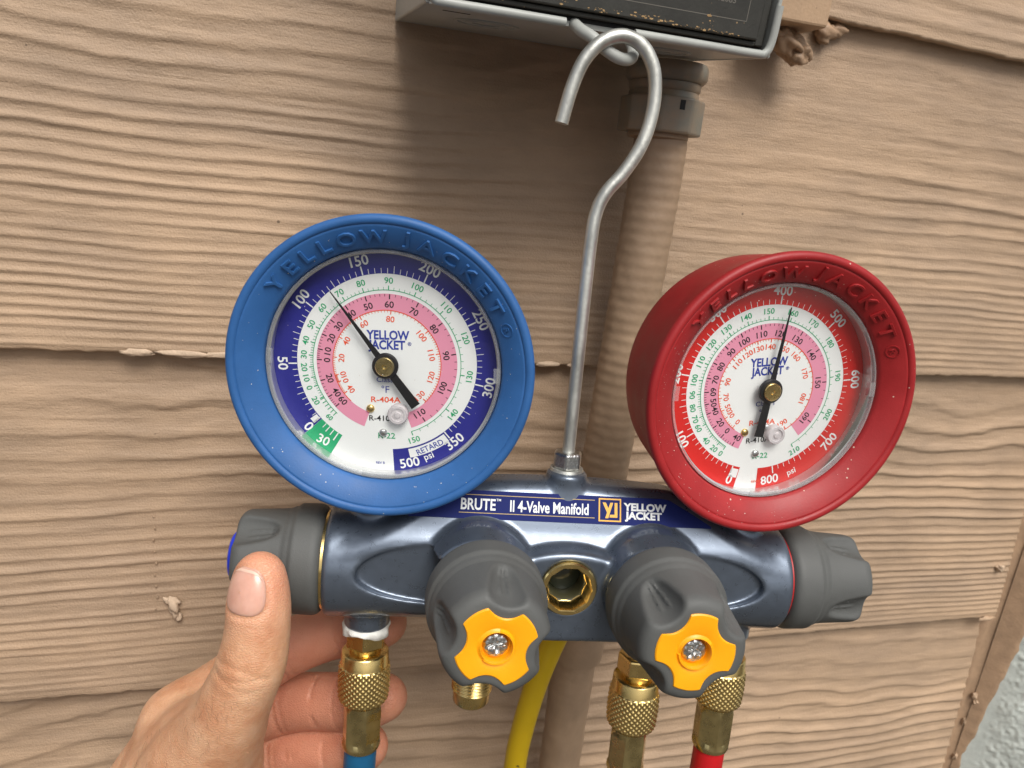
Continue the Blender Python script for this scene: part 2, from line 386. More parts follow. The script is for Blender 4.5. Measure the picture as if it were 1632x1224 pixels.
def board(zb, seed, dens, tilt=0.0, x0=-330.0, x1=478.0, zr=1.0, z1=None):
    top = z1 or EXPO + 9
    nx = int((x1 - x0) / 1.5) + 1; nz = int(top / 0.72 * zr) + 1
    X, Z = np.meshgrid(np.linspace(x0, x1, nx), np.linspace(0, top, nz), indexing='ij')
    t = Z / EXPO
    # warped growth-ring lines, tight near the lip and opening into long arcs above
    warp = 2.3 * noise2(X / 230 + 3, t * 1.1, seed) + 1.1 * noise2(X / 95, t * 2.5 + 5, seed + 1) + 0.35 * noise2(X / 34, t * 9, seed + 2) + 0.10 * noise2(X / 9, Z / 3, seed + 3)
    ph = dens[0] * t - dens[1] * t * t + warp * (0.35 + dens[2] * t)
    k = np.floor(ph); s = ph - k
    amp = 0.30 + 0.95 * np.clip(noise2(X / 110, k * 7.31 + 0.4, seed + 4) + 0.5, 0, 1)
    amp *= 0.30 + 1.35 * np.clip(noise2(X / 190, t * 2.2, seed + 5) + 0.42, 0, 0.75)
    rise = 0.36
    pr = np.where(s < rise, 0.5 - 0.5 * np.cos(np.pi * s / rise), 0.5 + 0.5 * np.cos(np.pi * (s - rise) / (1 - rise)))
    sp = EXPO / np.maximum(dens[0] - 2 * dens[1] * t, 5)          # local ring spacing in mm
    h = np.clip(0.15 * sp, 0.45, 1.1) * amp * pr ** 1.9
    h += 0.42 * noise2(X / 46, Z / 1.9, seed + 12) * (0.5 + noise2(X / 80, Z / 30, seed + 13)) + 0.24 * noise2(X / 13, Z / 2.2, seed + 6) + 0.10 * noise2(X / 4.5, Z / 1.6, seed + 7) + 0.9 * noise2(X / 120, Z / 60, seed + 8)
    h *= np.clip(Z / 3.0, 0.25, 1)
    Y = 8.0 * Z / top - h
    rag = 0.9 * noise2(X / 16, 0 * Z, seed + 9) + 0.7 * noise2(X / 4.0, 0 * Z, seed + 10) + 1.6 * np.maximum(0, noise2(X / 30, 0 * Z + 9, seed + 11) - 0.22)
    Zw = zb + Z + rag * np.exp(-Z / 1.2) + tilt * (X - 305)
    V = np.stack([X, Y, Zw], -1).reshape(-1, 3)
    idx = np.arange(nx * nz).reshape(nx, nz)
    F = np.stack([idx[:-1, :-1], idx[1:, :-1], idx[1:, 1:], idx[:-1, 1:]], -1).reshape(-1, 4)
    # rounded lip and underside
    xs = X[:, 0]; zz = Zw[:, 0]; y0 = Y[:, 0]
    extra = [np.stack([xs, y0 + 0.7, zz - 0.75], -1), np.stack([xs, y0 + 2.0, zz - 0.9], -1), np.stack([xs, 0 * xs + 9.0, zz + 0.2], -1)]
    ids = [idx[:, 0]]; off = len(V)
    for e in extra:
        ids.append(np.arange(off, off + nx)); off += nx
    V = np.vstack([V] + extra)
    for a, b in zip(ids[1:], ids[:-1]):
        F = np.vstack([F, np.stack([a[:-1], a[1:], b[1:], b[:-1]], -1)])
    # the sawn end at the corner
    e = idx[-1]; back = np.stack([V[e, 0], V[e, 1] * 0 + 9, V[e, 2]], -1); off = len(V); V = np.vstack([V, back])
    bi = np.arange(off, off + nz); F = np.vstack([F, np.stack([e[:-1], bi[:-1], bi[1:], e[1:]], -1)])
    return link('board', mesh('board', V, F), M['siding'], wall)
board(-448.6, 31, (24, 7, 1.3), zr=0.9)
board(-270.6, 57, (48, 22, 0.9))
board(-92.6, 83, (44, 18.5, 1.1))
board(85.8, 112, (16, 5, 0.8), tilt=-0.022, z1=90)

def lump(c, rad, seed, amp=0.35, n=(22, 14), rotz=0.0):
    V = []; rs = np.random.RandomState(seed); off = rs.rand(3) * 50
    for i in range(n[1] + 1):
        ph = math.pi * i / n[1]
        for k in range(n[0]):
            a = 2 * math.pi * k / n[0]; d = np.array([math.sin(ph) * math.cos(a), math.sin(ph) * math.sin(a), math.cos(ph)])
            q = d * 1.7 + off
            r = 1 + amp * 2 * (noise2(np.array([q[0] + q[2] * 0.7]), np.array([q[1] - q[2]]), seed)[0] + 0.5 * noise2(np.array([q[0] * 2.3 + q[2]]), np.array([q[1] * 2.3 + q[2] * 1.9]), seed + 1)[0])
            p = d * r * np.array(rad); x = p[0] * math.cos(rotz) - p[2] * math.sin(rotz); z = p[0] * math.sin(rotz) + p[2] * math.cos(rotz)
            V.append((c[0] + x, c[1] + p[1], c[2] + z))
    F = []
    for i in range(n[1]):
        for k in range(n[0]):
            k2 = (k + 1) % n[0]; F.append((i * n[0] + k, (i + 1) * n[0] + k, (i + 1) * n[0] + k2, i * n[0] + k2))
    return V, F

# caulked corner bead between the boards and the stucco wall
zs = np.linspace(-460, 150, 260); V = []; F = []
for i, z in enumerate(zs):
    j = [1.6 * float(noise2(np.array([z / 11.0]), np.array([q * 3.1]), 300 + q)[0]) for q in range(6)]
    V += [(475.0, 8.5, z), (478.6 + j[0] * 0.5, 4.8 + j[1] * 0.6, z), (481.5, 5.0 + j[2] * 0.6, z), (484.5 + j[3] * 0.4, 4.6, z), (486.6, 2.6 + j[4] * 0.6, z), (488.5, 1.0, z)]
for i in range(len(zs) - 1):
    for k in range(5): F.append((i * 6 + k, i * 6 + k + 1, (i + 1) * 6 + k + 1, (i + 1) * 6 + k))
link('caulk_bead', mesh('caulk_bead', V, F), M['caulk'], wall)
for c, rd, sd in (((471, -0.6, -271.5), (6.5, 1.5, 1.4), 11), ((486.5, 1.2, -341), (1.6, 1.4, 1.9), 12), ((488, 0.2, -347), (2.2, 1.5, 1.6), 13), ((485.5, 2.2, -366), (1.0, 1.2, 2.6), 14), ((487, 1.4, -398), (1.6, 1.4, 2.4), 15)):
    link('caulk_crumb', mesh('caulk_crumb', *lump(c, rd, sd, 0.6)), M['siding'], wall)
# loose chips, nail head and paint curls on the siding
def chip(name, parts, label, m='chip', parent=None):
    o = link(name, mesh(name, *join(parts)), M[m], parent)
    return tag(o, label, None if parent else name.replace('_', ' '))
nz0 = 8.0 * (-224.9 + 270.6) / 187
chip('caulk_flake', [lump((-61.5, nz0 - 2.0, -224.5), (2.2, 2.0, 4.6), 41, 0.45, rotz=0.25), lump((-62.6, nz0 - 1.6, -219.8), (3.6, 1.1, 1.6), 42, 0.4, rotz=-0.35), lump((-59.8, nz0 - 1.5, -229.5), (1.9, 1.4, 2.3), 43, 0.4)], 'small torn caulk flake stuck on the siding left of the hand')
chip('siding_nail', [lump((467.5, 0.0, -231.0), (2.6, 2.8, 2.4), 45, 0.35), lump((467.2, -1.6, -229.6), (2.3, 1.4, 1.5), 46, 0.5)], 'paint covered nail head on the siding near the stucco corner')
paintline = []
for i in range(9):
    z = -175 - i * 6.2; paintline.append(lump((-69.5 + 0.5 * math.sin(i * 2.1), 8.0 * (z + 270.6) / 187 - 0.7, z), (0.42, 0.5, 0.4 + 0.5 * (i * 7 % 5) / 5), 60 + i, 0.45, n=(10, 7)))
chip('paint_run', paintline, 'thin vertical run of dried paint beads above the caulk flake', 'siding', wall)
for x, wd, sd in ((-72, 7, 71), (-52, 12, 72), (-36, 10, 73), (-12, 3.5, 74), (2, 3, 75), (118, 6, 76), (133, 4, 77)):
    chip('paint_flake', [lump((x, -0.5, -93.0), (wd, 0.7, 1.4), sd, 0.35, n=(18, 8))], 'pale flaking paint on the board lip', 'chip', wall)

# ---- stucco wall closing the corner
ys = np.concatenate([np.arange(0, 60, 0.9), np.arange(60, 260.1, 5)]); zs2 = np.concatenate([np.arange(-460, -240, 1.1), np.arange(-240, 160.1, 5)])
Yg, Zg = np.meshgrid(ys, zs2, indexing='ij')
hx = 1.0 * np.maximum(0, noise2(Yg / 3.0, Zg / 3.4, 401) + 0.12) + 0.9 * noise2(Yg / 1.9, Zg / 2.4, 402) + 1.0 * noise2(Yg / 12, Zg / 15, 403)
hx *= np.clip((Yg - 11) / 9, 0.12, 1)
k7 = math.sqrt(0.5)
V = np.stack([487.0 + k7 * (Yg - hx), 2 - k7 * (Yg + hx), Zg], -1).reshape(-1, 3); idx = np.arange(len(V)).reshape(Yg.shape)
F = np.stack([idx[:-1, :-1], idx[:-1, 1:], idx[1:, 1:], idx[1:, :-1]], -1).reshape(-1, 4)
stw = link('stucco_wall', mesh('stucco_wall', V, F), M['stucco']); tag(stw, 'pale grey rough stucco wall at the right lower corner', 'wall')
zs3 = np.linspace(-460, 160, 420); V = []; F = []
for i, z in enumerate(zs3):
    e = 4.2 + 12.0 * min(1.25, max(0, (z + 409) / 123)) + 1.5 * float(noise2(np.array([z / 5.0]), np.array([0.0]), 410)[0]) + 2.2 * float(noise2(np.array([z / 15.0]), np.array([0.0]), 411)[0])
    b = 0.6 * float(noise2(np.array([z / 6.0]), np.array([3.0]), 412)[0])
    V += [(k7 * q_ + 487.0 - k7 * o_, 2.0 - k7 * q_ - k7 * o_, z) for q_, o_ in ((0.0, 0.6), (0.4 * e, 0.7 + b), (0.8 * e, 0.65 + b), (e, 0.4), (e + 0.5, -0.4))]
for i in range(len(zs3) - 1):
    for k in range(4): F.append((i * 5 + k, i * 5 + k + 1, (i + 1) * 5 + k + 1, (i + 1) * 5 + k))
o = link('paint_band', mesh('paint_band', V, F), M['caulk'], stw); o['label'] = 'ragged tan paint lapped onto the stucco'

# ------------------------------------------------------------------ grey disconnect box above
BX0, BX1, BYF, BZ0, BZ1 = 33.0, 158.0, -88.0, 47.5, 250.0
a5 = R(5.2); R5 = np.array([[1, 0, 0], [0, math.cos(a5), -math.sin(a5)], [0, math.sin(a5), math.cos(a5)]]); pv = np.array([0, -88.0, 0])     # the box leans a little out from the wall
dbox = empty('disconnect_box', M4(R5, np.array([95, 0, BZ0]) + pv - R5 @ pv)); tag(dbox, 'grey metal electrical disconnect box with black front panel above the hook', 'electrical box')
def boxpart(name, VF, m, bev=0.0, par=None, smooth=False, sharp=None):
    V, F = VF; V = np.array(V) - (np.array([95, 0, BZ0]) if par is None else 0)
    o = link(name, mesh(name, V, F, smooth, sharp), M[m], par or dbox)
    if bev: bevel(o, bev)
    return o
# shell: left, right, top walls; bottom in pieces round the notch
parts = [box(BX0, BX0 + 1.6, BYF, 6, BZ0, BZ1), box(BX1 - 1.6, BX1, BYF, 6, BZ0, BZ1), box(BX0 + 1.6, BX1 - 1.6, BYF, 6, BZ1 - 1.6, BZ1)]
boxpart('shell', join(parts), 'boxgrey', 0.7)
boxpart('bottom_plate', box(BX0 + 1.6, BX1 - 1.6, BYF + 4, 6, BZ0 + 0.3, BZ0 + 1.9), 'boxgrey')
# rolled front lip along the bottom, cut by the notch
lipL = spline([(BX0 + 1.0, BYF - 0.2, BZ0 + 26), (BX0 + 1.0, BYF - 0.2, BZ0 + 6), (BX0 + 2.6, BYF - 0.2, BZ0 + 1.6), (BX0 + 7, BYF - 0.2, BZ0 + 0.9), (BX0 + 30, BYF - 0.2, BZ0 + 0.9), (79.5, BYF - 0.2, BZ0 + 0.9)], 8)
boxpart('front_lip', tube(lipL, 1.5, 12), 'boxgrey', smooth=True, sharp=50)
lipR = spline([(104.5, BYF - 0.2, BZ0 + 0.9), (130, BYF - 0.2, BZ0 + 0.9), (BX1 - 7, BYF - 0.2, BZ0 + 0.9), (BX1 - 2.6, BYF - 0.2, BZ0 + 1.6), (BX1 - 1.0, BYF - 0.2, BZ0 + 6), (BX1 - 1.0, BYF - 0.2, BZ0 + 17)], 8)
boxpart('front_lip', tube(lipR, 1.5, 12), 'boxgrey', smooth=True, sharp=50)
boxpart('gasket', box(BX0 + 2, BX1 - 2, BYF + 4.0, BYF + 7, BZ0 + 2, BZ1 - 3), 'boxgap')  # near-black sheet painted as the shade in the gap round the panel
pan = boxpart('front_panel', box(BX0 + 4.6, BX1 - 6.5, BYF + 0.2, BYF + 3.8, BZ0 + 5.2, BZ1 - 6), 'boxblack', 0.6)
edge = boxpart('panel_edge', join([box(BX1 - 6.2, BX1 - 3.2, BYF + 1.8, BYF + 3.8, BZ0 + 3.6, BZ1 - 6), box(BX0 + 4, BX1 - 6.2, BYF + 1.8, BYF + 3.8, BZ0 + 3.4, BZ0 + 5.0)]), 'boxblack', 0.4)
def on_panel(VF, yo=0.06):      # xy text plane -> panel front plane
    V, F = VF; V = np.array(V); return np.stack([V[:, 0], BYF + 0.2 - yo - V[:, 2], V[:, 1]], -1) - np.array([95, 0, BZ0]), F
lines = [((66.0, 58.0), (145.5, 58.0)), ((145.5, 58.0), (145.5, 95.0))]
vf = []
for a, b in lines:
    if a[1] == b[1]: vf.append(([(a[0], a[1] - 0.13, 0), (b[0], a[1] - 0.13, 0), (b[0], a[1] + 0.13, 0), (a[0], a[1] + 0.13, 0)], [(0, 1, 2, 3)]))
    else: vf.append(([(a[0] - 0.13, a[1], 0), (a[0] + 0.13, a[1], 0), (a[0] + 0.13, b[1], 0), (a[0] - 0.13, b[1], 0)], [(0, 1, 2, 3)]))
vf.append(put_text('12083', 136.5, 63.8, 2.0, wide=1.1))
V, F = on_panel(join(vf)); link('panel_print', mesh('panel_print', V, F, False), M['panelink'], dbox)
rs = np.random.RandomState(5); vf = []
for (x, z, wd, hh, n) in ((56, 55.4, 8, 0.8, 12), (76.5, 55.2, 5, 1.2, 12), (92, 53.5, 4, 0.6, 8), (110, 54, 12, 0.7, 20), (128, 53.4, 9, 0.5, 12), (140, 53.2, 6, 0.5, 8), (132, 57, 3, 3, 6)):
    for i in range(int(n * 2.2)):
        cx = x + rs.randn() * wd * 0.5; cz = max(53.0, z + rs.randn() * hh * 0.6); r_ = 0.07 + 0.34 * rs.rand() ** 3; a0 = rs.rand() * 6
        vf.append(([(cx + r_ * (1 + 0.8 * rs.rand()) * math.cos(a0 + q * 1.05) * 1.5, cz + r_ * (0.6 + 0.5 * rs.rand()) * math.sin(a0 + q * 1.05), 0) for q in range(6)], [tuple(range(6))]))
V, F = on_panel(join(vf), 0.09); link('paint_scrapes', mesh('paint_scrapes', V, F, False), M['scrape'], dbox)
# knockouts, slit and rib on the underside
def ring(cx, cy, z, r0, r1, th, n=48): return xf(lathe([(r0, 0), (r1, 0), (r1, -th), (r0, -th), (r0, 0)], n, closed=True), t=(cx, cy, z))
boxpart('knockout', join([ring(62, -46, BZ0 + 0.35, 11.0, 12.5, 0.5), ring(62, -46, BZ0 + 0.35, 5.5, 8.2, 0.5)]), 'boxgrey', smooth=True, sharp=40)
boxpart('knockout', join([ring(131, -52, BZ0 + 0.35, 10.5, 12.5, 0.6), ring(131, -52, BZ0 + 0.35, 4.5, 7.2, 0.5)]), 'boxgrey', smooth=True, sharp=40)
boxpart('slot', box(41.5, 51, -71, -69.4, BZ0 + 0.2, BZ0 + 0.35), 'boxgap')
# the hasp loop the hook hangs from
lp = spline([(84.0, BYF + 6, BZ0 + 2.0), (85.0, BYF - 0.5, BZ0 - 0.6), (88.5, BYF - 4.5, BZ0 - 2.8), (93.0, BYF - 7.0, BZ0 - 6.0), (98.0, BYF - 7.5, BZ0 - 7.8), (102.4, BYF - 5.5, BZ0 - 7.2), (104.6, BYF - 1.0, BZ0 - 4.4), (104.0, BYF + 3.0, BZ0 - 0.5), (103.0, BYF + 7.0, BZ0 + 2.0)], 8)
boxpart('hasp_loop', tube(lp, 2.0, 14), 'boxgrey', smooth=True)

# ------------------------------------------------------------------ conduit and its connector
cy = -25.0
con = empty('conduit', M4(t=(147, cy, -340))); tag(con, 'flexible conduit painted tan running down the wall under the box', 'conduit')
O = np.array([147, cy, -340.0])
pth = spline([(150.0, cy, 30), (150.3, cy, 0), (149.2, cy, -50), (147.0, cy - 1, -105), (145.6, cy - 1, -160), (145.4, cy, -230), (145.4, cy, -300), (146, cy, -460)], 60)
rr = 11.9 + 0.13 * np.sin(pth[:, 2] * 2 * math.pi / 5.2) * (0.35 + 0.65 * np.clip(noise2(pth[:, 2] / 40, 0 * pth[:, 2], 500) + 0.6, 0, 1)) + 0.5 * noise2(pth[:, 2] / 25, 0 * pth[:, 2] + 5, 501)
V, F = tube(pth, rr, 48); V = np.array(V)
V[:, 1] += 0.5 * noise2(V[:, 0] / 3, V[:, 2] / 7, 502); V[:, 0] += 0.4 * noise2(V[:, 1] / 3, V[:, 2] / 5, 503)
link('tube', mesh('tube', V - O, F), M['conduit'], con)
cpl = [(12.2, -252), (14.4, -251), (14.8, -247), (14.8, -238), (14.0, -233), (14.8, -229), (14.8, -222), (12.2, -219)]
link('coupling', mesh('coupling', *xf(lathe(cpl, 48), t=np.array([145.4, cy, 0]) - O), sharp=40), M['conduit'], con)
cn = empty('conduit_connector', M4(np.eye(3) * 0.87, (148.5, cy, 22))); tag(cn, 'half painted hexagonal conduit connector between box and conduit', 'connector')
def rz0(a): return np.array([[math.cos(a), -math.sin(a), 0], [math.sin(a), math.cos(a), 0], [0, 0, 1.0]])
def hexring(r, z0, z1, n=6, a0=0.2, ch=1.0):
    P = [(r * math.cos(a0 + 2 * math.pi * k / n), r * math.sin(a0 + 2 * math.pi * k / n)) for k in range(n)]
    return prism(P, z0, z1)
f_ = link('lock_ring', mesh('lock_ring', *lathe([(10, 33.2), (19.5, 33), (20.5, 31), (20.5, 26.5), (19, 24.5), (16.5, 24)], 48), sharp=45), M['fitting'], cn)
f_ = link('collar', mesh('collar', *lathe([(10, 24.3), (18.0, 24), (18.0, 21), (17, 20), (17.6, 19.3), (17.6, 15)], 48), sharp=45), M['fitting'], cn)
f_ = link('hex_nut', mesh('hex_nut', *hexring(21.5, 0, 17, 8, 0.35), False), M['fitting'], cn); bevel(f_, 1.2, 2)
f_ = link('slot', mesh('slot', *xf(box(0, 3.2, -20.0, -19.0, 11.0, 15.5), rz0(0.0)), False), M['boxgap'], cn)
f_ = link('thread_end', mesh('thread_end', *lathe([(10, 0.5), (15.5, 0.2), (15.5, -2), (12.5, -3)], 40), sharp=45), M['conduit'], cn)

# ------------------------------------------------------------------ trim block, caulk and nest beside the box
tb = link('trim_block', mesh('trim_block', *xf(box(-15, 15, -11, 11, 0, 90), t=(0, 0, 0)), False), M['trimwood'], None, M4(t=(211, -11.5, 76.5))); bevel(tb, 1.2, 2)
tag(tb, 'tan painted wooden block against the right side of the box', 'wood block')
cb = link('caulk_blob', mesh('caulk_blob', *join([lump((217, -9, 70.5), (10.5, 6.5, 6.2), 92, 0.34, (40, 26), rotz=-0.45), lump((223, -10, 66), (5.5, 5.5, 4.0), 93, 0.36, (28, 18)), lump((210, -8, 73), (5, 5, 4), 94, 0.3)])), M['caulk'])
tag(cb, 'lumpy dried caulk blob hanging under the wooden block', 'caulk')
nl = link('nail', mesh('nail', *join([lump((243.5, 4.0, 80.5), (5.5, 4.0, 5.0), 95, 0.25), lump((249, 4, 82.5), (6, 2.5, 3), 96, 0.4)])), M['caulk'])
tag(nl, 'painted nail lump tucked under the upper board beside the block', 'nail')

# ------------------------------------------------------------------ gauge manifold (own frame: x along the body, -y to the viewer, z up)
Rm = rot(-0.17549, -0.1002, -0.00856); Tm = np.array([91.477, -113.665, -137.923])
MW = M4(Rm, Tm)
man = empty('gauge_manifold', MW); tag(man, 'blue-grey four-valve gauge manifold with one blue and one red dial, hanging from a steel hook', 'gauge manifold')
ZC = -2.7
def body_fn(p):
    x, y, z = p[:, 0], p[:, 1], p[:, 2]
    # main barrel, slightly waisted
    r = 19.3 + 0.5 * np.clip((np.abs(x) - 60) / 20, 0, 1)
    d1 = np.hypot(y, z - ZC) - r; d2 = np.abs(x) - 84.0
    d = smax(d1, d2, 2.2)
    # fin with the inclined name plate
    fr = ((y + 8) * -9 + (z - 29) * 4) / 9.85
    topz = z - (32.2 - 0.0011 * x * x)
    ends = ((np.abs(x) - 46) * 0.6 + (z - 29.2) * 0.8)
    fin = smax(smax(smax(fr, y - 7, 2), smax(topz, 9 - z, 2), 4.5), ends, 5)
    d = smin(d, fin, 5)
    # raised centre block round the sight glass
    q = p - np.array([0, -14.0, -3.2]); arc = 0.011 * x * x
    cb_ = rbox_sd(np.stack([q[:, 0], q[:, 1], q[:, 2] + np.where(z > 0, arc, 0)], 1), (0, 0, 0), (36, 10, 16.6), 2.2)
    d = smin(d, cb_, 1.6)
    # valve bosses
    for s in (-1, 1):
        q1 = p - np.array([s * 30.6, 0, 0.6]); rad = np.hypot(q1[:, 0], q1[:, 2])
        bo = smax((rad - np.minimum(19.6, 19.6 + 0.20 * (y + 20))) * 0.97, np.maximum(-y - 28.5, y), 1.5)
        d = smin(d, bo, 2.0)
        # almond-shaped pocket
        e = np.sqrt(((x - s * 40) / 32.5) ** 2 + ((z - 0.2) / np.where(z > 0.2, 11.0, 10.2)) ** 2); pk = (e - 1) * 9.0
        pk = np.maximum(pk, s * -(x - s * 40) - 25)
        d = smax(d, -smax(pk, y + 15.9, 0.8), 0.9)
        # gauge stems and hose ports
        d = smin(d, cyl_sd(p, (s * 67, 0, 0), 'z', 8.6, 8, 26, 1.0), 3)
    for px_, py_ in ((-69.3, 0), (-28.7, -6), (34.0, -7), (70.0, 0)):
        d = smin(d, cyl_sd(p, (px_, py_, 0), 'z', 8.3, -27.3, -8, 0.8), 2.0)
    d = smin(d, cyl_sd(p, (76.5, 6, 0), 'z', 4.0, -26, -8, 0.8), 2.0)
    # hook boss and sight-glass bore
    d = smin(d, cyl_sd(p, (0, -1, 0), 'z', 7.4, 20, 35.6, 1.6), 2.2)
    d = smax(d, -cyl_sd(p, (0, 0, 0.9), 'y', 9.6, -40, -12, 0.3), 0.8)
    return d
link('body', sdf_mesh('body', body_fn, (-86, -30, -29), (86, 22, 38), 0.75), M['body'], man)

# name plate on the inclined face: (x, s) coordinates, s up the slope
PU = np.array([0, 4, 9.0]) / 9.85; PN = np.array([0, -9, 4.0]) / 9.85
def on_plate(VF, off):
    V, F = VF; V = np.array(V, float)
    return (np.array([0, -12, 20.0]) + V[:, :1] * np.array([1.0, 0, 0]) + V[:, 1:2] * PU + (off + V[:, 2:3]) * PN), F
def rectf(x0, x1, y0, y1, z=0): return [(x0, y0, z), (x1, y0, z), (x1, y1, z), (x0, y1, z)], [(0, 1, 2, 3)]
plate_poly = [(-56, -0.2), (52.5, -0.2), (52.6, 0.5), (44, 5.5), (37, 9.3), (34, 9.7), (-36, 9.7), (-40, 9.3), (-56, 0.5)]
V, F = on_plate(prism(plate_poly, -0.8, 0.3), 0)
npl = link('name_plate', mesh('name_plate', V, F, False), M['label'], man); npl['label'] = 'navy name plate with white and gold lettering'
def plate_print(name, vfs, m, off=0.36):
    V, F = on_plate(join(vfs), off); return link(name, mesh(name, V, F, False), M[m], npl)
plate_print('lettering', [put_text('BRUTE', -32.0, 4.85, 4.0, wide=0.76, bold=0.022), put_text('TM', -24.9, 6.6, 0.9, bold=0.01), put_text('II 4-Valve Manifold', -6.7, 4.75, 4.0, wide=0.69, bold=0.02),
    put_text('YELLOW', 28.0, 6.3, 2.6, wide=1.08, bold=0.045), put_text('JACKET', 27.4, 2.9, 2.6, wide=1.08, bold=0.045)], 'labwhite')
plate_print('gold_lines', [rectf(-38.7, 9.6, 8.0, 8.25), rectf(-38.7, 9.6, 1.75, 2.0)], 'goldline')
bx, bs = 15.1, 4.9
plate_print('emblem', [rectf(bx - 4.1, bx + 4.1, bs + 3.6, bs + 4.1), rectf(bx - 4.1, bx + 4.1, bs - 4.1, bs - 3.6), rectf(bx - 4.1, bx - 3.6, bs - 3.6, bs + 3.6), rectf(bx + 3.6, bx + 4.1, bs - 3.6, bs + 3.6),
    ([(bx - 2.7, bs + 2.6, 0), (bx - 1.5, bs + 2.6, 0), (bx - 0.55, bs + 0.6, 0), (bx + 0.15, bs + 2.6, 0), (bx + 1.2, bs + 2.6, 0), (bx - 0.6, bs - 2.9, 0), (bx - 1.7, bs - 2.9, 0), (bx - 1.05, bs - 0.9, 0)], [(0, 7, 2, 1), (7, 4, 3, 2), (7, 6, 5, 4)]),
    ([(bx + 1.7, bs + 2.6, 0), (bx + 2.75, bs + 2.6, 0), (bx + 2.75, bs - 2.6, 0), (bx - 0.2, bs - 2.6, 0), (bx + 0.1, bs - 1.6, 0), (bx + 1.7, bs - 1.6, 0)], [(0, 5, 2, 1), (5, 4, 3, 2)])], 'gold')

# sight glass
FR_Y = np.array([[1, 0, 0], [0, 0, -1], [0, 1, 0]]).astype(float)      # local z -> -y , local y -> z
def facet(r, z, a):
    if r > 8.0: return r
    n = 10; k = (a % (2 * math.pi / n)) - math.pi / n; return r * math.cos(math.pi / n) / math.cos(k)
sgl = link('sight_ring', mesh('sight_ring', *lathe([(9.0, 12), (9.0, 24.8), (8.6, 25.4), (7.6, 25.4), (7.2, 24.9), (6.6, 20.5), (6.3, 20.2)], 100, facet, closed=True), sharp=30), M['brass'], man, M4(FR_Y * 1.08, (0, 2.0, 0.9)))
link('sight_glass', mesh('sight_glass', *lathe([(0, 14.2), (3, 14.1), (5.6, 13.6)], 48, closed=True)), M['sight'], sgl)
link('sight_bore', mesh('sight_bore', *lathe([(6.4, 20.4), (5.7, 20.0), (5.7, 13.0)], 48, closed=True)), M['olive'], sgl)

# knobs
KL = 35.0
def knob_fn(p):
    r = np.hypot(p[:, 0], p[:, 1]); z = p[:, 2]; a = np.arctan2(p[:, 1], p[:, 0])
    R_ = np.interp(z, [-1, 0, 11, 15.5, 20, 36], [19.8, 19.8, 19.5, 17.6, 17.2, 16.4])
    d = smax((r - R_) * 0.97, np.maximum(-z, z - KL), 4.5)
    an = (a + math.pi / 4) % (math.pi / 2) - math.pi / 4            # nearest scallop at 0, 90, 180, 270
    q = np.stack([r * np.cos(an), r * np.sin(an), z], 1)
    wd = np.interp(z, [13, 17, 22, 30, 40], [1.0, 2.6, 4.8, 6.4, 7.0])
    sc = np.sqrt(((q[:, 0] - np.interp(z, [12, 24, 40], [19.8, 18.4, 17.0])) / np.interp(z, [12, 20, 40], [1.0, 4.4, 6.0])) ** 2 + (q[:, 1] / wd) ** 2) - 1
    sc = smax(sc * np.minimum(wd, 4.5), (16.5 - z) * 0.7, 2.5)
    ribs = 0.8 * np.exp(-((np.abs(np.abs(q[:, 1] / wd * 3.2) - 0.75) / 0.20) ** 2)) * ((z > 15) & (z < 30)) * np.clip((z - 15) / 3, 0, 1) * np.clip((30 - z) / 3, 0, 1)
    d = smax(d, -sc, 1.0) - ribs * np.clip(1.2 - np.abs(sc), 0, 1)
    d = np.maximum(d, -np.maximum(r - 4.8, 30.5 - z))
    # groove line between skirt and grip
    return d + 0.25 * np.exp(-((z - 12.6) / 0.8) ** 2) * np.clip(r - 15, 0, 1)
knob_me = sdf_mesh('knob', knob_fn, (-22, -22, -1.5), (22, 22, 37), 0.62)
def star(th, k=1.0, off=0.0):
    an = abs((th + math.pi / 4) % (math.pi / 2) - math.pi / 4); c0, rc = 15.4, 6.5
    q = rc * rc - (c0 * math.sin(an)) ** 2; r = 12.2
    r2 = c0 * math.cos(an) - math.sqrt(q) if q > 0 else 20.0
    h_ = max(1.6 - abs(r - r2), 0) / 1.6; r = min(r, r2) - h_ * h_ * 0.4
    return r * k + off
def cap_vf(zt):
    n = 160; V = []; F = []
    rows = [(None, zt - 2.5, 0.0), (None, zt - 0.35, 0.0), (None, zt, -0.4), (7.0, zt, 0), (5.6, zt - 0.5, 0), (5.2, zt + 0.35, 0), (4.7, zt + 0.35, 0), (4.5, zt - 0.3, 0), (4.4, zt - 2.6, 0), (0.01, zt - 2.8, 0)]
    for (rf, z, off) in rows:
        for k in range(n):
            a = 2 * math.pi * k / n; r = rf if rf is not None else star(a, 1.0, off)
            if rf == 5.2 and math.sin(a + 0.3) > 0.3: z2 = zt - 0.3
            else: z2 = z
            V.append((r * math.cos(a), r * math.sin(a), z2))
    for i in range(len(rows) - 1):
        for k in range(n):
            k2 = (k + 1) % n; F.append((i * n + k, i * n + k2, (i + 1) * n + k2, (i + 1) * n + k))
    return V, F
cap_me = mesh('knob_cap', *cap_vf(KL + 0.5), sharp=32)
dome = [(0, KL + 3.0), (4, KL + 2.9), (7.6, KL + 2.5), (8.8, KL + 1.4), (9.2, KL - 1)][::-1]
dome_me = mesh('knob_cap', *lathe(dome, 64, closed=True))
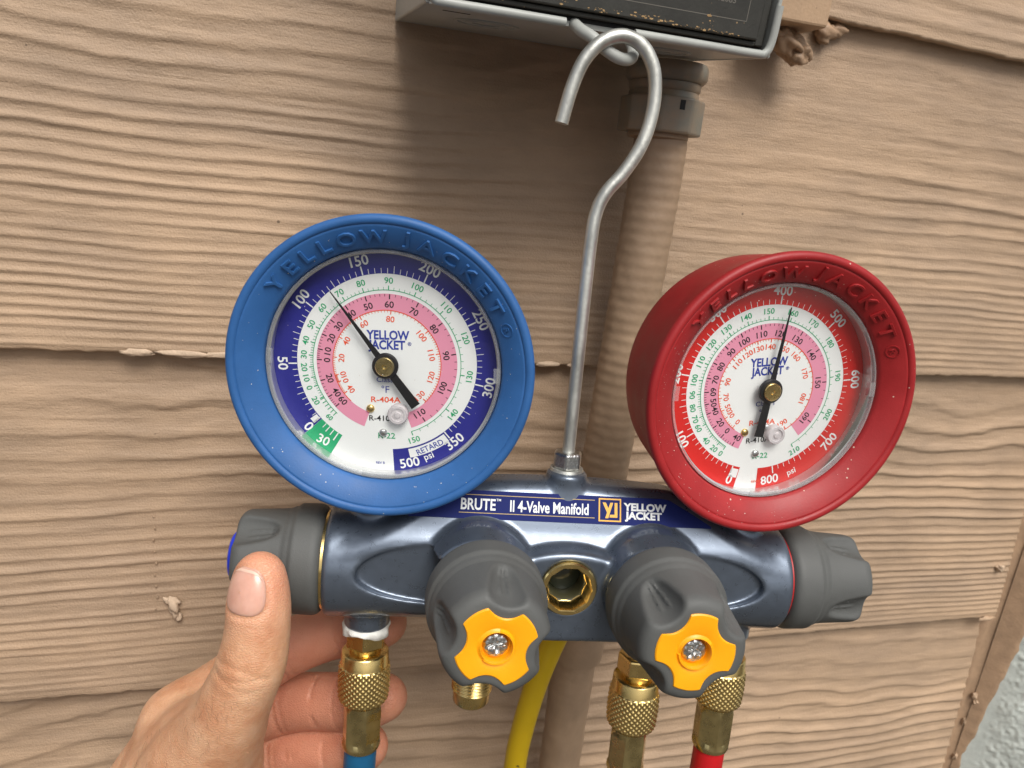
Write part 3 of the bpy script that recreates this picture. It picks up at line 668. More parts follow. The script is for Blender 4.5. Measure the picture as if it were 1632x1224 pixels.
def screw_vf():
    n = 64; V = []; F = []; prof = [(3.75, -1.2), (3.75, 0.1), (3.3, 0.75), (2.6, 1.0), (1.9, 1.08), (1.2, 1.1), (0.6, 1.1), (0.02, 1.1)]
    for r, z in prof:
        for k in range(n):
            a = 2 * math.pi * k / n; c = min(abs(math.sin(a)), abs(math.cos(a))) * r
            dz = -0.9 * max(0, 1 - (c / 0.55) ** 4) * (1 if r < 2.4 else 0) - 0.25 * (0.5 + 0.5 * math.sin(9 * a + 5 * r)) * (1 if r < 2.8 else 0)
            V.append((r * math.cos(a), r * math.sin(a), z + dz))
    for i in range(len(prof) - 1):
        for k in range(n):
            k2 = (k + 1) % n; F.append((i * n + k, i * n + k2, (i + 1) * n + k2, (i + 1) * n + k))
    return V, F
screw_me = mesh('knob_screw', *screw_vf(), sharp=40)
def rz(a): c, s = math.cos(R(a)), math.sin(R(a)); return np.array([[c, -s, 0], [s, c, 0], [0, 0, 1.0]])
FL = np.array([[0, 0, -1.0], [-1, 0, 0], [0, 1, 0]])     # outward -x
FRt = np.array([[0, 0, 1.0], [1, 0, 0], [0, 1, 0]])      # outward +x
tx_ = lambda a: np.array([[1, 0, 0], [0, math.cos(R(a)), -math.sin(R(a))], [0, math.sin(R(a)), math.cos(R(a))]])
ty_ = lambda a: np.array([[math.cos(R(a)), 0, math.sin(R(a))], [0, 1, 0], [-math.sin(R(a)), 0, math.cos(R(a))]])
knobs = [('knob', FR_Y @ ty_(2.5) @ tx_(-2.2) @ rz(80), (-29.2, -28.6, 0.6), cap_me, 'amber', 'grey front knob with amber star cap, left of the sight glass'),
         ('knob', FR_Y @ ty_(0) @ tx_(-1.6) @ rz(38), (31.0, -28.6, 0.8), cap_me, 'amber', 'grey front knob with amber star cap, right of the sight glass'),
         ('knob', FL @ rz(58) @ np.diag([1, 1, 0.88]), (-84.7, 0, ZC), dome_me, 'bluecap', 'grey side knob with a blue end cap, under the thumb'),
         ('knob', FRt @ rz(20) @ np.diag([1, 1, 0.94]), (84.7, 0, ZC), dome_me, 'redcap', 'grey side knob at the red gauge end')]
for nm, Rk, t, cme, cmat, lab in knobs:
    k = link(nm, knob_me, M['knob'], man, M4(Rk, t)); k['label'] = lab
    me2 = cme if cme is cap_me else cme.copy()
    link('knob_cap', me2, M[cmat], k)
    if cme is cap_me: link('knob_screw', screw_me, M['zinc'], k, M4(rz(25), (0, 0, KL - 1.6)))
for s, m_ in ((-1, 'brass'), (1, 'redcap')):
    link('valve_collar', mesh('valve_collar', *lathe([(17.2, 83), (17.6, 83.3), (17.6, 84.9), (15, 85.4)], 64), sharp=40), M[m_], man, M4(FL if s < 0 else FRt, (0, 0, ZC)))
for s in (-1, 1):
    link('valve_stem', mesh('valve_stem', *lathe([(14, 24), (14, 30.5)], 48)), M['brassdull'], man, M4(FR_Y, (s * 30.5, 0, 0.6)))

# hook
hk = spline([(0, 0, 36), (0.1, 0, 60), (0.2, 0, 90), (0.6, 0.6, 118), (1.6, 1.0, 128), (4.2, 1.2, 134.5), (9.5, 1.4, 141.5), (14.0, 1.2, 149.5), (16.6, 1.0, 158), (17.3, 0.8, 167.5), (15.6, 0.4, 176.0), (11.0, 0, 182.2), (4.2, -0.8, 184.3), (-2.6, -1.0, 181.8), (-8.0, -0.8, 175.5), (-11.2, -0.2, 166.5), (-13.4, 0.4, 155.5)], 8)
hook = link('hook', mesh('hook', *tube(hk, 2.32, 24), sharp=60), M['steel'], man); hook['label'] = 'bent galvanised steel hook rod'
nutp = [(5.6 * math.cos(0.3 + k * math.pi / 3), 5.6 * math.sin(0.3 + k * math.pi / 3)) for k in range(6)]
nt_ = link('lock_nut', mesh('lock_nut', *prism(nutp, 36.4, 42.6), False), M['zinc'], hook); bevel(nt_, 0.9, 2)
link('washer', mesh('washer', *lathe([(6.0, 35.3), (6.3, 35.6), (6.0, 36.5)], 40), sharp=40), M['steel'], hook)

# brass service port without a hose (under the left front knob)
def thread(r, z0, z1, pitch=1.3, n=64, depth=0.55):
    rows = int((z0 - z1) / (pitch / 8)); prof = [(r, z0 - i * (z0 - z1) / rows) for i in range(rows + 1)]
    return lathe(prof, n, lambda rr, z, a: rr - depth * (0.5 + 0.5 * math.cos(2 * math.pi * z / pitch + a)))
link('service_port', mesh('service_port', *join([xf(lathe([(6.5, -27), (8.6, -27.2), (8.6, -38), (7.0, -38.5), (7.0, -40.5)], 6 * 8)), xf(thread(7.6, -40.5, -54.0)), lathe([(7.1, -54.0), (7.0, -54.6), (6.8, -58.5), (6.2, -59.3), (5.0, -59.3), (4.8, -56)], 48)]), sharp=35), M['brass'], man, M4(t=(-28.9, -6, 4.5)))

# ------------------------------------------------------------------ gauges
def polar(r, a): return (r * math.sin(R(a)), r * math.cos(R(a)))
def sector(r0, r1, a0, a1, z, st=1.5):
    n = max(2, int(abs(a1 - a0) / st) + 1); V = []; F = []
    for i in range(n + 1):
        a = a0 + (a1 - a0) * i / n; V += [(*polar(r0, a), z), (*polar(r1, a), z)]
    for i in range(n): F.append((2 * i, 2 * i + 2, 2 * i + 3, 2 * i + 1))
    return V, F
def tick(r0, r1, a, wd, z):
    ux, uy = math.sin(R(a)), math.cos(R(a)); vx, vy = uy * wd / 2, -ux * wd / 2
    return [(ux * r0 - vx, uy * r0 - vy, z), (ux * r0 + vx, uy * r0 + vy, z), (ux * r1 + vx, uy * r1 + vy, z), (ux * r1 - vx, uy * r1 - vy, z)], [(0, 1, 2, 3)]
def num(s, r, a, size, z, wide=1.0, bold=0.02, rotadj=0.0):
    flip = a > 95 or a < -85
    x, y = polar(r, a); return put_text(s, x, y, size, ang=-a + (180 if flip else 0) + rotadj, z=z, wide=wide, bold=bold)
def scale_ticks(nums, r_arc, inward, lens, wds, z, sub=5):
    out = []; sg = -1 if inward else 1
    for i, (v, a) in enumerate(nums):
        out.append(tick(r_arc, r_arc + sg * lens[0], a, wds[0], z))
        if i + 1 < len(nums):
            for k in range(1, sub): out.append(tick(r_arc, r_arc + sg * lens[1], a + (nums[i + 1][1] - a) * k / sub, wds[1], z))
    return out
BL = dict(col='navy', zero=-130, step=0.772, major=[50, 100, 150, 200, 250, 300, 350], gap=(177, 208), minor=5,
    green=[('20', -119), ('0', -109), ('10', -102), ('20', -94), ('30', -85), ('40', -75), ('50', -63), ('60', -49), ('70', -33), ('80', -17), ('90', 2), ('100', 22), ('110', 45.5), ('120', 70), ('130', 97), ('140', 127), ('150', 161)],
    pink=[('60', -131), ('40', -121), ('20', -106), ('0', -88), ('10', -79), ('20', -66), ('30', -52), ('40', -35), ('50', -17), ('60', 3), ('70', 27), ('80', 52), ('90', 80), ('100', 112), ('110', 147)],
    red=[('40', -126), ('10', -112), ('0', -104), ('20', -84), ('40', -61), ('60', -29), ('80', 5), ('100', 50), ('110', 77), ('120', 105), ('130', 134)], needle=-36.2)
RD = dict(col='dred', zero=-159, step=0.4125, major=[100, 200, 300, 400, 500, 600, 700, 800], gap=(182, 195.5), minor=10,
    green=[('0', -145), ('20', -138), ('40', -128.6), ('60', -116.6), ('70', -109), ('80', -100), ('90', -90), ('100', -78.7), ('110', -65), ('120', -51), ('130', -36), ('140', -19.5), ('150', -2), ('160', 17), ('170', 36), ('180', 57), ('190', 84.6), ('200', 115), ('210', 152)],
    pink=[('40', -150), ('0', -136), ('20', -123.6), ('40', -109), ('50', -100), ('60', -88.7), ('70', -76), ('80', -62), ('90', -45), ('100', -28), ('110', -9), ('120', 11.5), ('130', 32), ('140', 56), ('150', 88), ('160', 127)],
    red=[('0', -138.5), ('30', -123), ('50', -112.6), ('70', -97), ('90', -76), ('110', -48.7), ('120', -31), ('130', -14.6), ('140', 2), ('150', 23), ('160', 44), ('170', 73), ('180', 107.8), ('190', 151)], needle=10.8)
boot_prof = [(30, -36), (42.0, -36), (44.2, -34.5), (45.0, -32), (45.9, -24), (47.0, -12), (48.4, -5), (49.0, -2.6), (49.0, -1.2), (48.5, -0.35), (47.6, 0.0), (46.7, -0.15), (46.2, -0.55), (46.0, -0.9), (45.7, -0.85), (45.2, -0.95), (39.2, -5.2), (38.6, -5.9), (38.4, -6.8), (38.4, -16)]
def gauge(s, G, bootm, lab):
    Rg = rot(s * 0.10463, 0.06836, 0)
    Fg = np.stack([Rg[:, 0], Rg[:, 2], -Rg[:, 1]], 1) @ rz(3.0 if s < 0 else 7.0)
    bo = link('gauge_boot', mesh('gauge_boot', *lathe(boot_prof, 160, closed=True), sharp=50), M[bootm], man, M4(Fg, (s * 67.4, -24.0, 71.3)))
    bo['label'] = lab
    # raised lettering on the coned rim
    ca = np.array([6.0, 4.25]); ca /= np.linalg.norm(ca); vfs = []
    def emb(ch, a, size, r=42.3, wide=1.15):
        V, F = text(ch, 0.004, 0.085); V = V * size; V[:, 0] *= wide
        tx, ty = math.cos(R(a)), -math.sin(R(a)); rx, ry = math.sin(R(a)), math.cos(R(a)); zc = -0.95 - (45.2 - r) * 4.25 / 6.0
        P = np.array([rx * r, ry * r, zc]); T_ = np.array([tx, ty, 0]); U = np.array([rx * ca[0], ry * ca[0], ca[1]]); N = np.array([-rx * ca[1], -ry * ca[1], ca[0]])
        vfs.append(((P + V[:, :1] * T_ + V[:, 1:2] * U + (V[:, 2:3] + 0.12) * N).tolist(), F))
    a0 = -1.5 if s < 0 else 0.5
    for i, ch in enumerate('YELLOW'): emb(ch, a0 + (-48.5, -38.8, -30.0, -21.6, -12.0, -0.3)[i], 4.9)
    for i, ch in enumerate('JACKET'): emb(ch, a0 + (13.0, 22.0, 32.6, 42.6, 51.8, 60.6)[i], 4.9)
    emb('R', a0 + 71.5, 2.0, wide=1.0)
    ringv, ringf = lathe([(1.9, -0.1), (1.95, 0.25), (2.3, 0.25), (2.35, -0.1)], 32, closed=True)
    a = R(a0 + 71.5); r = 42.3; zc = -0.95 - (45.2 - r) * 4.25 / 6.0; rx, ry = math.sin(a), math.cos(a)
    V = np.array(ringv); P = np.array([rx * r, ry * r, zc]); vfs.append(((P + V[:, :1] * np.array([ry, -rx, 0]) + V[:, 1:2] * np.array([rx * ca[0], ry * ca[0], ca[1]]) + V[:, 2:3] * np.array([-rx * ca[1], -ry * ca[1], ca[0]])).tolist(), ringf))
    link('raised_lettering', mesh('raised_lettering', *join(vfs), True, 40), M[bootm], bo)
    # dial
    zd = -13.5; e = 0.05; DS = 1.10; RO = 38.4 / 1.10
    def dpart(name, vfs, m, z=None):
        V, F = join(vfs); V = np.array(V); V[:, :2] *= DS; return link(name, mesh(name, V, F, False), M[m], bo)
    link('dial_face', mesh('dial_face', *lathe([(0.01, zd), (38.4, zd)], 128, closed=True), False), M['white'], bo)
    g0, g1 = G['gap']; bs_ = G['zero'] - 1.5 if s < 0 else g1 - 360
    dpart('pressure_band', [sector(27.2, RO, bs_, g0, zd + e)], G['col'])
    dpart('pink_band', [sector(16.4, 21.3, -160, 160, zd + e)] if s < 0 else [sector(16.4, 21.3, -157, 143, zd + e)], 'pink')
    Z2 = zd + 2 * e; wh = []
    top = G['major'][-1]
    for p in range(0, top + 1, G['minor']):
        a = G['zero'] + p * G['step']; L_ = 2.2 if p % (G['minor'] * 5) == 0 else 1.5
        if p % (50 if s < 0 else 100) == 0: wh.append(tick(27.3, 29.9, a, 0.40, Z2))
        else: wh.append(tick(27.3, 27.3 + L_, a, 0.17, Z2))
    for p in G['major']:
        a = G['zero'] + p * G['step']
        if s < 0 and p == 350: a -= 1
        if s > 0 and p == 800: a = 173.5
        wh.append(num(str(p), 31.6 if not (s > 0 and p == 800) else 31.8, a, 3.05, Z2, wide=1.02, bold=0.018))
    wh.append(num('0', 32.0, G['zero'] + (0 if s < 0 else -1), 3.2, Z2, bold=0.018))
    if s < 0:
        wh += [num('500', 32.1, 168.0, 3.05, Z2, wide=1.02, bold=0.018), num('psi', 32.0, 156.5, 2.2, Z2, bold=0.01), sector(27.7, 30.6, 141.5, 167, Z2), sector(27.5, 30.0, -130.5, -127, Z2)]
    else:
        wh += [num('psi', 32.0, 159.0, 2.2, Z2, bold=0.01), sector(28.0, 31.0, -164, -158.5, Z2)]
    if s < 0:
        dpart('vacuum_block', [sector(27.2, RO, -148.5, -131.6, zd + e)], 'green')
        wh += [num('30', 32.0, -141, 3.0, Z2, bold=0.018, rotadj=12), tick(27.3, 30.2, -145.5, 0.4, Z2), tick(27.3, 29.4, -142, 0.3, Z2), tick(27.3, 29.4, -138.7, 0.3, Z2), tick(27.3, 29.0, -135.7, 0.25, Z2)]
    dpart('white_numerals', wh, 'white')
    gr = [sector(22.3, 22.5, G['green'][0][1], G['green'][-1][1], Z2)] + scale_ticks(G['green'], 22.4, False, (1.3, 0.85), (0.3, 0.14), Z2)
    gr += [num(t, 25.2, a, 1.85, Z2, wide=1.06, bold=0.012) for t, a in G['green']]
    if s < 0: gr += [num('60', 25.0, -134, 1.55, Z2)] + [tick(22.3, 23.8, -120 - q * 3.0, 0.25, Z2) for q in range(6)] + [sector(22.3, 22.5, -136, -119, Z2)]
    gr.append(put_text('R-22', -0.4, -22.8, 1.9, z=Z2, wide=1.1, bold=0.01))
    dpart('green_scale', gr, 'green')
    bk = scale_ticks(G['pink'], 21.2, True, (1.5, 0.75), (0.34, 0.16), Z2) + [num(t, 18.15, a, 1.95, Z2, wide=1.06, bold=0.014) for t, a in G['pink']]
    bk.append(put_text('R-410A', -1.6, -17.2, 1.8, z=Z2, wide=1.1, bold=0.012))
    dpart('black_scale', bk, 'black')
    rd = [sector(16.25, 16.5, -137 if s < 0 else -142, 136 if s < 0 else 153, Z2)] + scale_ticks(G['red'], 16.4, True, (1.2, 0.7), (0.3, 0.14), Z2, 10 if s < 0 else 5) + [num(t, 13.8, a, 1.8, Z2, wide=1.06, bold=0.012) for t, a in G['red']]
    rd.append(put_text('R-404A', -0.5, -11.2, 1.8, z=Z2, wide=1.2, bold=0.014))
    if s > 0: rd.append(put_text('REV B', -1.5, -31.8, 0.8, z=Z2))
    dpart('red_scale', rd, 'redink')
    dpart('maker_print', [put_text('YELLOW', 0.4, 8.9, 2.75, z=Z2, wide=0.84, bold=0.03), put_text('JACKET', 0.0, 5.5, 2.75, z=Z2, wide=0.84, bold=0.03), put_text('\u00ae', 6.9, 6.4, 1.1, z=Z2)], 'blueink')
    dpart('class_print', [put_text('Class 1', 0.0, -4.9, 1.6, z=Z2, wide=1.1, bold=0.006)], 'blueink')
    dpart('unit_print', [put_text('\u00b0F', -0.6, -7.9, 2.2, z=Z2, bold=0.006)], 'blueink')
    if s < 0:
        dpart('retard_print', [num('RETARD', 29.15, 153.5, 1.9, zd + 3 * e, wide=0.95, bold=0.012)], 'blueink')
        dpart('revision_print', [put_text('REV B', -2.5, -31.8, 0.8, z=Z2)], 'blueink')
    # needle, hub, screws, stop
    an = G['needle']; L1, L2 = (29.6, 16.8) if s < 0 else (29.6, 17.0); zn = zd + 2.6
    poly = [(-0.14, L1), (0.14, L1), (0.75, 9), (1.1, 2), (1.2, 0), (1.25, -3), (1.65, -L2), (-1.65, -L2), (-1.25, -3), (-1.2, 0), (-1.1, 2), (-0.75, 9)]
    ndl = link('needle', mesh('needle', *prism(poly, 0, 0.35), False), M['needle'], bo, M4(rz(-an), (0, 0, zn)))
    link('needle_hub', mesh('needle_hub', *lathe([(4.3, -0.2), (4.35, 0.8), (4.0, 1.2), (3.2, 1.3)], 64), sharp=35), M['needle'], ndl)
    link('hub_pin', mesh('hub_pin', *lathe([(3.15, 1.0), (3.15, 1.9), (2.9, 2.15), (0.8, 2.1), (0.6, 1.8), (0.02, 1.7)], 48, closed=True), sharp=35), M['brassdull' if s < 0 else 'brass'], ndl)
    link('dial_screw', mesh('dial_screw', *lathe([(1.4, 0), (1.35, 0.5), (0.9, 0.85), (0.02, 0.9)], 24, closed=True)), M['brass'], bo, M4(t=(-5.8 if s < 0 else -7.2, -15.6, zd)))
    link('dial_screw', mesh('dial_screw', *lathe([(1.4, 0), (1.35, 0.6), (0.9, 1.0), (0.02, 1.0)], 24, closed=True)), M['zinc'], bo, M4(t=(-1.6 if s < 0 else -2.6, -24.0, zd)))
    if s > 0:
        link('dial_screw', mesh('dial_screw', *lathe([(1.4, 0), (1.35, 0.5), (0.9, 0.8), (0.02, 0.8)], 24, closed=True)), M['zinc'], bo, M4(t=(1.4, -14.6, zd)))
    link('needle_stop', mesh('needle_stop', *lathe([(3.4, 0), (3.45, 2.4), (3.1, 2.9), (2.3, 2.9), (2.1, 2.5), (1.2, 2.5), (0.9, 3.0), (0.02, 3.05)], 40, closed=True), sharp=40), M['stop'], bo, M4(t=(3.8, -16.8, zd + 0.1)))
    # clear lens with a moulded rim and three lugs
    link('lens', mesh('lens', *lathe([(0.01, -6.2), (15, -6.35), (28, -6.8), (36.8, -7.5)], 128, closed=True)), M['lens'], bo)
    rim = [lathe([(36.8, -7.5), (37.3, -6.6), (37.9, -6.5), (38.2, -7.2), (38.3, -13.3), (37.7, -13.35), (37.5, -8.2), (36.8, -7.5)], 128, closed=True)]
    for a in (183, 92, 275): rim.append(sector(35.8, 38.0, a - 9 if a == 183 else a - 4, a + 9 if a == 183 else a + 4, -6.5))
    link('lens_rim', mesh('lens_rim', *join(rim), sharp=35), M['lensrim'], bo)
    link('gauge_case', mesh('gauge_case', *lathe([(30, -40), (31, -37), (37.6, -36.5), (37.6, -15)], 64)), M['dark'], bo)
    # settled dust on the lens and the coned rim
    rs = np.random.RandomState(40 + s); vf = []
    for i in range(70 if s < 0 else 150):
        if i % 3 == 0:
            r = 36 * math.sqrt(rs.rand()); a = rs.rand() * 6.283; zc = np.interp(r, [0, 15, 28, 36.8], [-6.2, -6.35, -6.8, -7.5]) + 0.03; sl_ = 0
        else:
            r = rs.uniform(39.5, 46); a = rs.rand() * 6.283 if s < 0 else rs.normal(3.4, 0.9); zc = np.interp(r, [39.2, 45.2, 46], [-5.2, -0.95, -0.85]) + 0.03; sl_ = 0.7
        q = 0.06 + 0.13 * rs.rand() ** 2; cx, cy_ = r * math.cos(a), r * math.sin(a)
        vf.append(([(cx + q * (0.7 + 0.6 * rs.rand()) * math.cos(k * 1.257), cy_ + q * (0.7 + 0.6 * rs.rand()) * math.sin(k * 1.257), zc + sl_ * q * math.cos(k * 1.257 - a)) for k in range(5)], [(0, 1, 2, 3, 4)]))
    du = link('dust', mesh('dust', *join(vf), False), M['dust'], bo); du['kind'] = 'stuff'
    return bo
gauge(-1, BL, 'boot_b', 'low side gauge in a blue rubber boot')
gauge(1, RD, 'boot_r', 'high side gauge in a red rubber boot')

# ------------------------------------------------------------------ hoses with knurled brass couplings
def knurl_vf(z0, z1, r0):
    nth, nz_ = 280, 58; V = []; F = []; N = 27
    for i in range(nz_ + 1):
        z = z0 + (z1 - z0) * i / nz_
        ed = min(1, 1.2 * min(i, nz_ - i) / 6); sh = 0.35 * math.sin(math.pi * i / nz_)
        for k in range(nth):
            a = 2 * math.pi * k / nth; u = a * N / (2 * math.pi); v = z / 2.15
            t1 = abs(((u + v) % 1) - 0.5) * 2; t2 = abs(((u - v) % 1) - 0.5) * 2
            r = r0 + sh - 0.9 * (1 - ed) ** 2 + 0.62 * ed * (min(t1, t2, 0.8) - 0.5)
            V.append((r * math.cos(a), r * math.sin(a), z))
    for i in range(nz_):
        for k in range(nth):
            k2 = (k + 1) % nth; F.append((i * nth + k, (i + 1) * nth + k, (i + 1) * nth + k2, i * nth + k2))
    return V, F
knurl_me = mesh('knurled_nut', *join([knurl_vf(-15.5, -30.8, 9.3), lathe([(5.2, -10.5), (8.2, -10.6), (8.7, -11.2), (8.9, -15.4), (9.0, -15.6)], 64, closed=True), lathe([(8.6, -30.7), (7.8, -31.6), (5.5, -31.8)], 64, closed=True)]), sharp=60)
def oct_mod(r, z, a):
    if not (-48.5 < z < -34): return r
    n = 6; k = ((a + 0.25) % (2 * math.pi / n)) - math.pi / n; return r * math.cos(math.pi / n) / math.cos(k) * 1.06
ferr_prof = [(5.4, -31.0), (6.9, -31.4), (7.0, -33.0)] + [(7.0, -34.5 - i) for i in range(14)] + [(7.25, -49.2), (7.3, -50.0), (6.9, -51.2), (6.2, -51.5)]
ferr_me = mesh('ferrule', *lathe(ferr_prof, 96, oct_mod), sharp=24)
hexm = [(7.9 * math.cos(0.55 + k * math.pi / 3), 7.9 * math.sin(0.55 + k * math.pi / 3)) for k in range(6)]
def hose(name, x, y, zt, colm, lab, path, tape=False, rotz=0.0):
    """zt: height of the port mouth; coupling hangs below, all in the manifold frame"""
    h = empty(name, MW @ M4(rz(rotz), (x, y, zt))); tag(h, lab, 'hose')
    fx = link('hex_fitting', mesh('hex_fitting', *prism(hexm, -8.4, -1.4), False), M['brass'], h); bevel(fx, 0.8, 2)
    link('fitting_neck', mesh('fitting_neck', *lathe([(6.0, -1.2), (6.2, -8.2), (5.4, -8.6), (5.2, -12)], 48), sharp=40), M['brass'], h)
    link('knurled_nut', knurl_me, M['brass'], h)
    link('ferrule', ferr_me, M['brassdull'], h)
    P = spline(path, 10)
    link('hose_tube', mesh('hose_tube', *tube(P, 6.15, 28)), M[colm], h)
    if tape:
        def tm(r, z, a): return r + 0.35 * math.sin(5 * a + z) + 0.25 * math.sin(11 * a)
        V, F = lathe([(6.2, 0.6), (8.3, 0.2), (8.7, -1.0), (8.5, -2.4), (6.4, -3.6)], 48, tm); V = np.array(V)
        V[:, 2] += np.where(V[:, 2] < -1.5, 1.1 * np.sin(3 * np.arctan2(V[:, 1], V[:, 0]) + 0.6), 0)
        link('thread_seal', mesh('thread_seal', V, F), M['tape'], h)
    return h
hose('blue_hose', -69.3, 0, -27.6, 'hose_b', 'blue charging hose on the left port, held by the fingers', [(0, 0, -50), (-0.2, 0, -62), (-0.6, 0.6, -80), (-1, 3, -130)], True)
hose('yellow_hose', 33.6, -7, -31.8, 'hose_y', 'yellow hose end with knurled brass coupling below the right front knob', [(0, 0, -50), (-0.4, 0, -62), (-1.5, 0.6, -80), (-4, 3, -130)], rotz=20)
hose('red_hose', 70.0, 0, -25.8, 'hose_r', 'red charging hose on the right port', [(0, 0, -50), (-0.4, 0, -62), (-1.2, 0.6, -80), (-2.5, 3, -130)], rotz=40)
# the other run of yellow hose, passing behind the body from its rear port
yb = empty('yellow_hose', M4(t=(110, -46, -380))); tag(yb, 'yellow hose curving down the wall behind the centre of the manifold', 'hose')
O = np.array([110, -46, -380.0])
pA = (Rm @ np.array([22, 18, -2.0])) + Tm
P = spline([pA, pA + np.array([2, 12, -6]), (131, -70, -180), (130.5, -54, -198), (125.2, -46.5, -219), (119.0, -46, -240), (114.8, -46, -260), (111.6, -46, -283), (110.4, -46, -305), (110, -46, -380), (110, -46, -430)], 10)
link('hose_tube', mesh('hose_tube', *xf(tube(P, 5.9, 26), t=-O)), M['hose_y'], yb)
vf = []
for i, ch in enumerate('WP'):
    V, F = put_text(ch, 0, 0, 3.0, ang=-90, bold=0.02); V = np.array(V); c = np.array([109.6, -46, -298.0 - i * 6])
    th = V[:, 0] / 6.0 + 0.12; vf.append((np.stack([c[0] + 6.0 * np.sin(th), c[1] - 6.0 * np.cos(th), c[2] + V[:, 1]], 1).tolist(), F))
V, F = join(vf); link('hose_print', mesh('hose_print', *xf((V, F), t=-O)), M['black'], yb)

# ------------------------------------------------------------------ hand
fingers = {
 'index': [((-139, 7, -74), 12.0), ((-122, 18, -65), 11.8), ((-106, 25, -56), 11.3), ((-92, 26, -49.5), 10.5), ((-80, 24.5, -44.5), 10.4), ((-70, 21.5, -41), 9.8), ((-63, 20, -39), 8.4)],
 'middle': [((-138, 20, -96), 12.5), ((-125, 27, -90), 12.0), ((-106, 31, -84), 11.6), ((-92, 28, -80), 11.0), ((-78, 23, -76.5), 11.0), ((-69, 19.5, -73), 10.5), ((-61.5, 17, -70.0), 9.0)],
 'ring': [((-136, 27, -117), 12.2), ((-124, 30, -112), 11.8), ((-106, 30, -107), 11.2), ((-93, 26.5, -102.5), 10.6), ((-81, 22.5, -98.5), 10.5), ((-74, 19.5, -95.5), 10.0), ((-68, 17.5, -93), 8.8)],
 'pinky': [((-139, 29, -138), 11.5), ((-107, 27, -129), 9.8), ((-87, 20, -121), 9.0), ((-78, 16, -117), 8.0)]}
thumb = [((-101.6, -28.6, 3.8), 8.1), ((-101.4, -30.2, -4), 9.2), ((-101.2, -31.0, -12), 9.5), ((-102.6, -32.0, -24), 10.4), ((-106.0, -30.8, -34), 10.6), ((-110, -28.4, -44), 12.0), ((-117, -21.5, -60), 15.6), ((-133, -11, -90), 19.0)]
palm = [((-139, 7, -76), (-155, 4, -117), 12, 19.5), ((-138, 20, -98), (-156, 12, -135), 13, 20), ((-136, 26, -118), (-158, 16, -149), 13, 20), ((-139, 28, -138), (-167, 18, -167), 12, 19),
        ((-122, -15, -78), (-150, 0, -127), 19, 22), ((-162, 8, -132), (-202, 6, -232), 26, 27), ((-121, -15, -62), (-136, 3, -76), 10.5, 11)]
def dense(ch, n):
    P = spline([list(c) + [r] for c, r in ch], n); return [(p[:3], p[3]) for p in P]
FD = {k: dense(ch, 3) for k, ch in fingers.items()}; TD = dense(thumb, 3)
def chain_sd(p, ch):
    A = np.array([c for c, _ in ch]); r = max(q for _, q in ch); lo = A.min(0) - r - 14; hi = A.max(0) + r + 14
    out = np.maximum(np.maximum(lo - p, p - hi).max(1), 0) + 14.0; m_ = ((p > lo) & (p < hi)).all(1)
    if m_.any():
        q = p[m_]; best = np.full(len(q), 1e9)
        for (a, ra), (b, rb) in zip(ch[:-1], ch[1:]): best = smin(best, seg_sd(q, a, b, ra - 0.35, rb - 0.35), 2.4)
        out[m_] = best
    return out
def hand_raw(p):
    d = None
    for a, b, ra, rb in palm:
        e = seg_sd(p, a, b, ra, rb); d = e if d is None else smin(d, e, 12)
    fi = None
    for k, ch in FD.items():
        f = chain_sd(p, ch); fi = f if fi is None else smin(fi, f, 1.6)
    d = smin(d, fi, 7)
    return smin(d, chain_sd(p, TD), 8)
CREASES = []      # (points, depth, width)
def hand_fn(p):
    d = hand_raw(p)
    for c, dep, wd in CREASES:
        m_ = np.linalg.norm(p - c.mean(0), axis=1) < np.linalg.norm(c - c.mean(0), axis=1).max() + 4 * wd
        if not m_.any(): continue
        q = p[m_]; best = np.full(len(q), 1e9)
        for a, b in zip(c[:-1], c[1:]): best = np.minimum(best, seg_sd(q, a, b, 0, 0))
        d[m_] += dep * np.exp(-(best / wd) ** 2)
    return d
def march(o, d, off=0.0, t0=26.0):
    """from outside, walk back along -d to the skin"""
    o = np.atleast_2d(np.array(o, float)); d = np.atleast_2d(np.array(d, float)); d = d / np.linalg.norm(d, axis=1, keepdims=True)
    o = np.broadcast_to(o, d.shape) if len(o) == 1 else o; t = np.full(len(o), t0)
    for _ in range(28): t = t - 0.85 * (hand_raw(o + d * t[:, None]) - off)
    return o + d * t[:, None]
TU = lambda az: np.stack([np.sin(az), -np.cos(az), 0 * az], -1)       # azimuth 0 faces the viewer, negative to the left
def thumb_axis(z):
    A = np.array([c for c, _ in TD]); return np.stack([np.interp(-z, -A[:, 2], A[:, 0]), np.interp(-z, -A[:, 2], A[:, 1]), z], -1)
def thumb_pts(az, z, off=0.0): return march(thumb_axis(np.asarray(z, float)), TU(np.asarray(az, float)), off)
NA = -0.40        # nail faces a little left of the viewer
def nail_outline(k=1.0):
    th = np.linspace(0, 2 * math.pi, 49); c, s_ = np.cos(th), np.sin(th)
    u = np.sign(c) * np.abs(c) ** 0.55; v = np.sign(s_) * np.abs(s_) ** 0.62
    return NA + 0.86 * k * u, 2.6 + np.where(v > 0, 6.3, 6.9) * k * v
az_, z_ = nail_outline(1.06)
CREASES.append((thumb_pts(az_, z_), 0.75, 0.85))
for z0, dep, a0, a1, wv in ((-20.2, 0.16, -0.9, 0.3, 0.8), (-22.6, 0.5, -1.2, 0.55, 1.3), (-25.0, 0.62, -1.15, 0.75, 1.1), (-27.6, 0.45, -1.2, 0.4, 0.9), (-30.6, 0.16, -0.8, 0.5, 1.0)):
    a = np.linspace(a0, a1, 12); CREASES.append((thumb_pts(a, z0 + wv * np.sin(a * 2.3 + z0) - 1.4 * a), dep, 0.55))
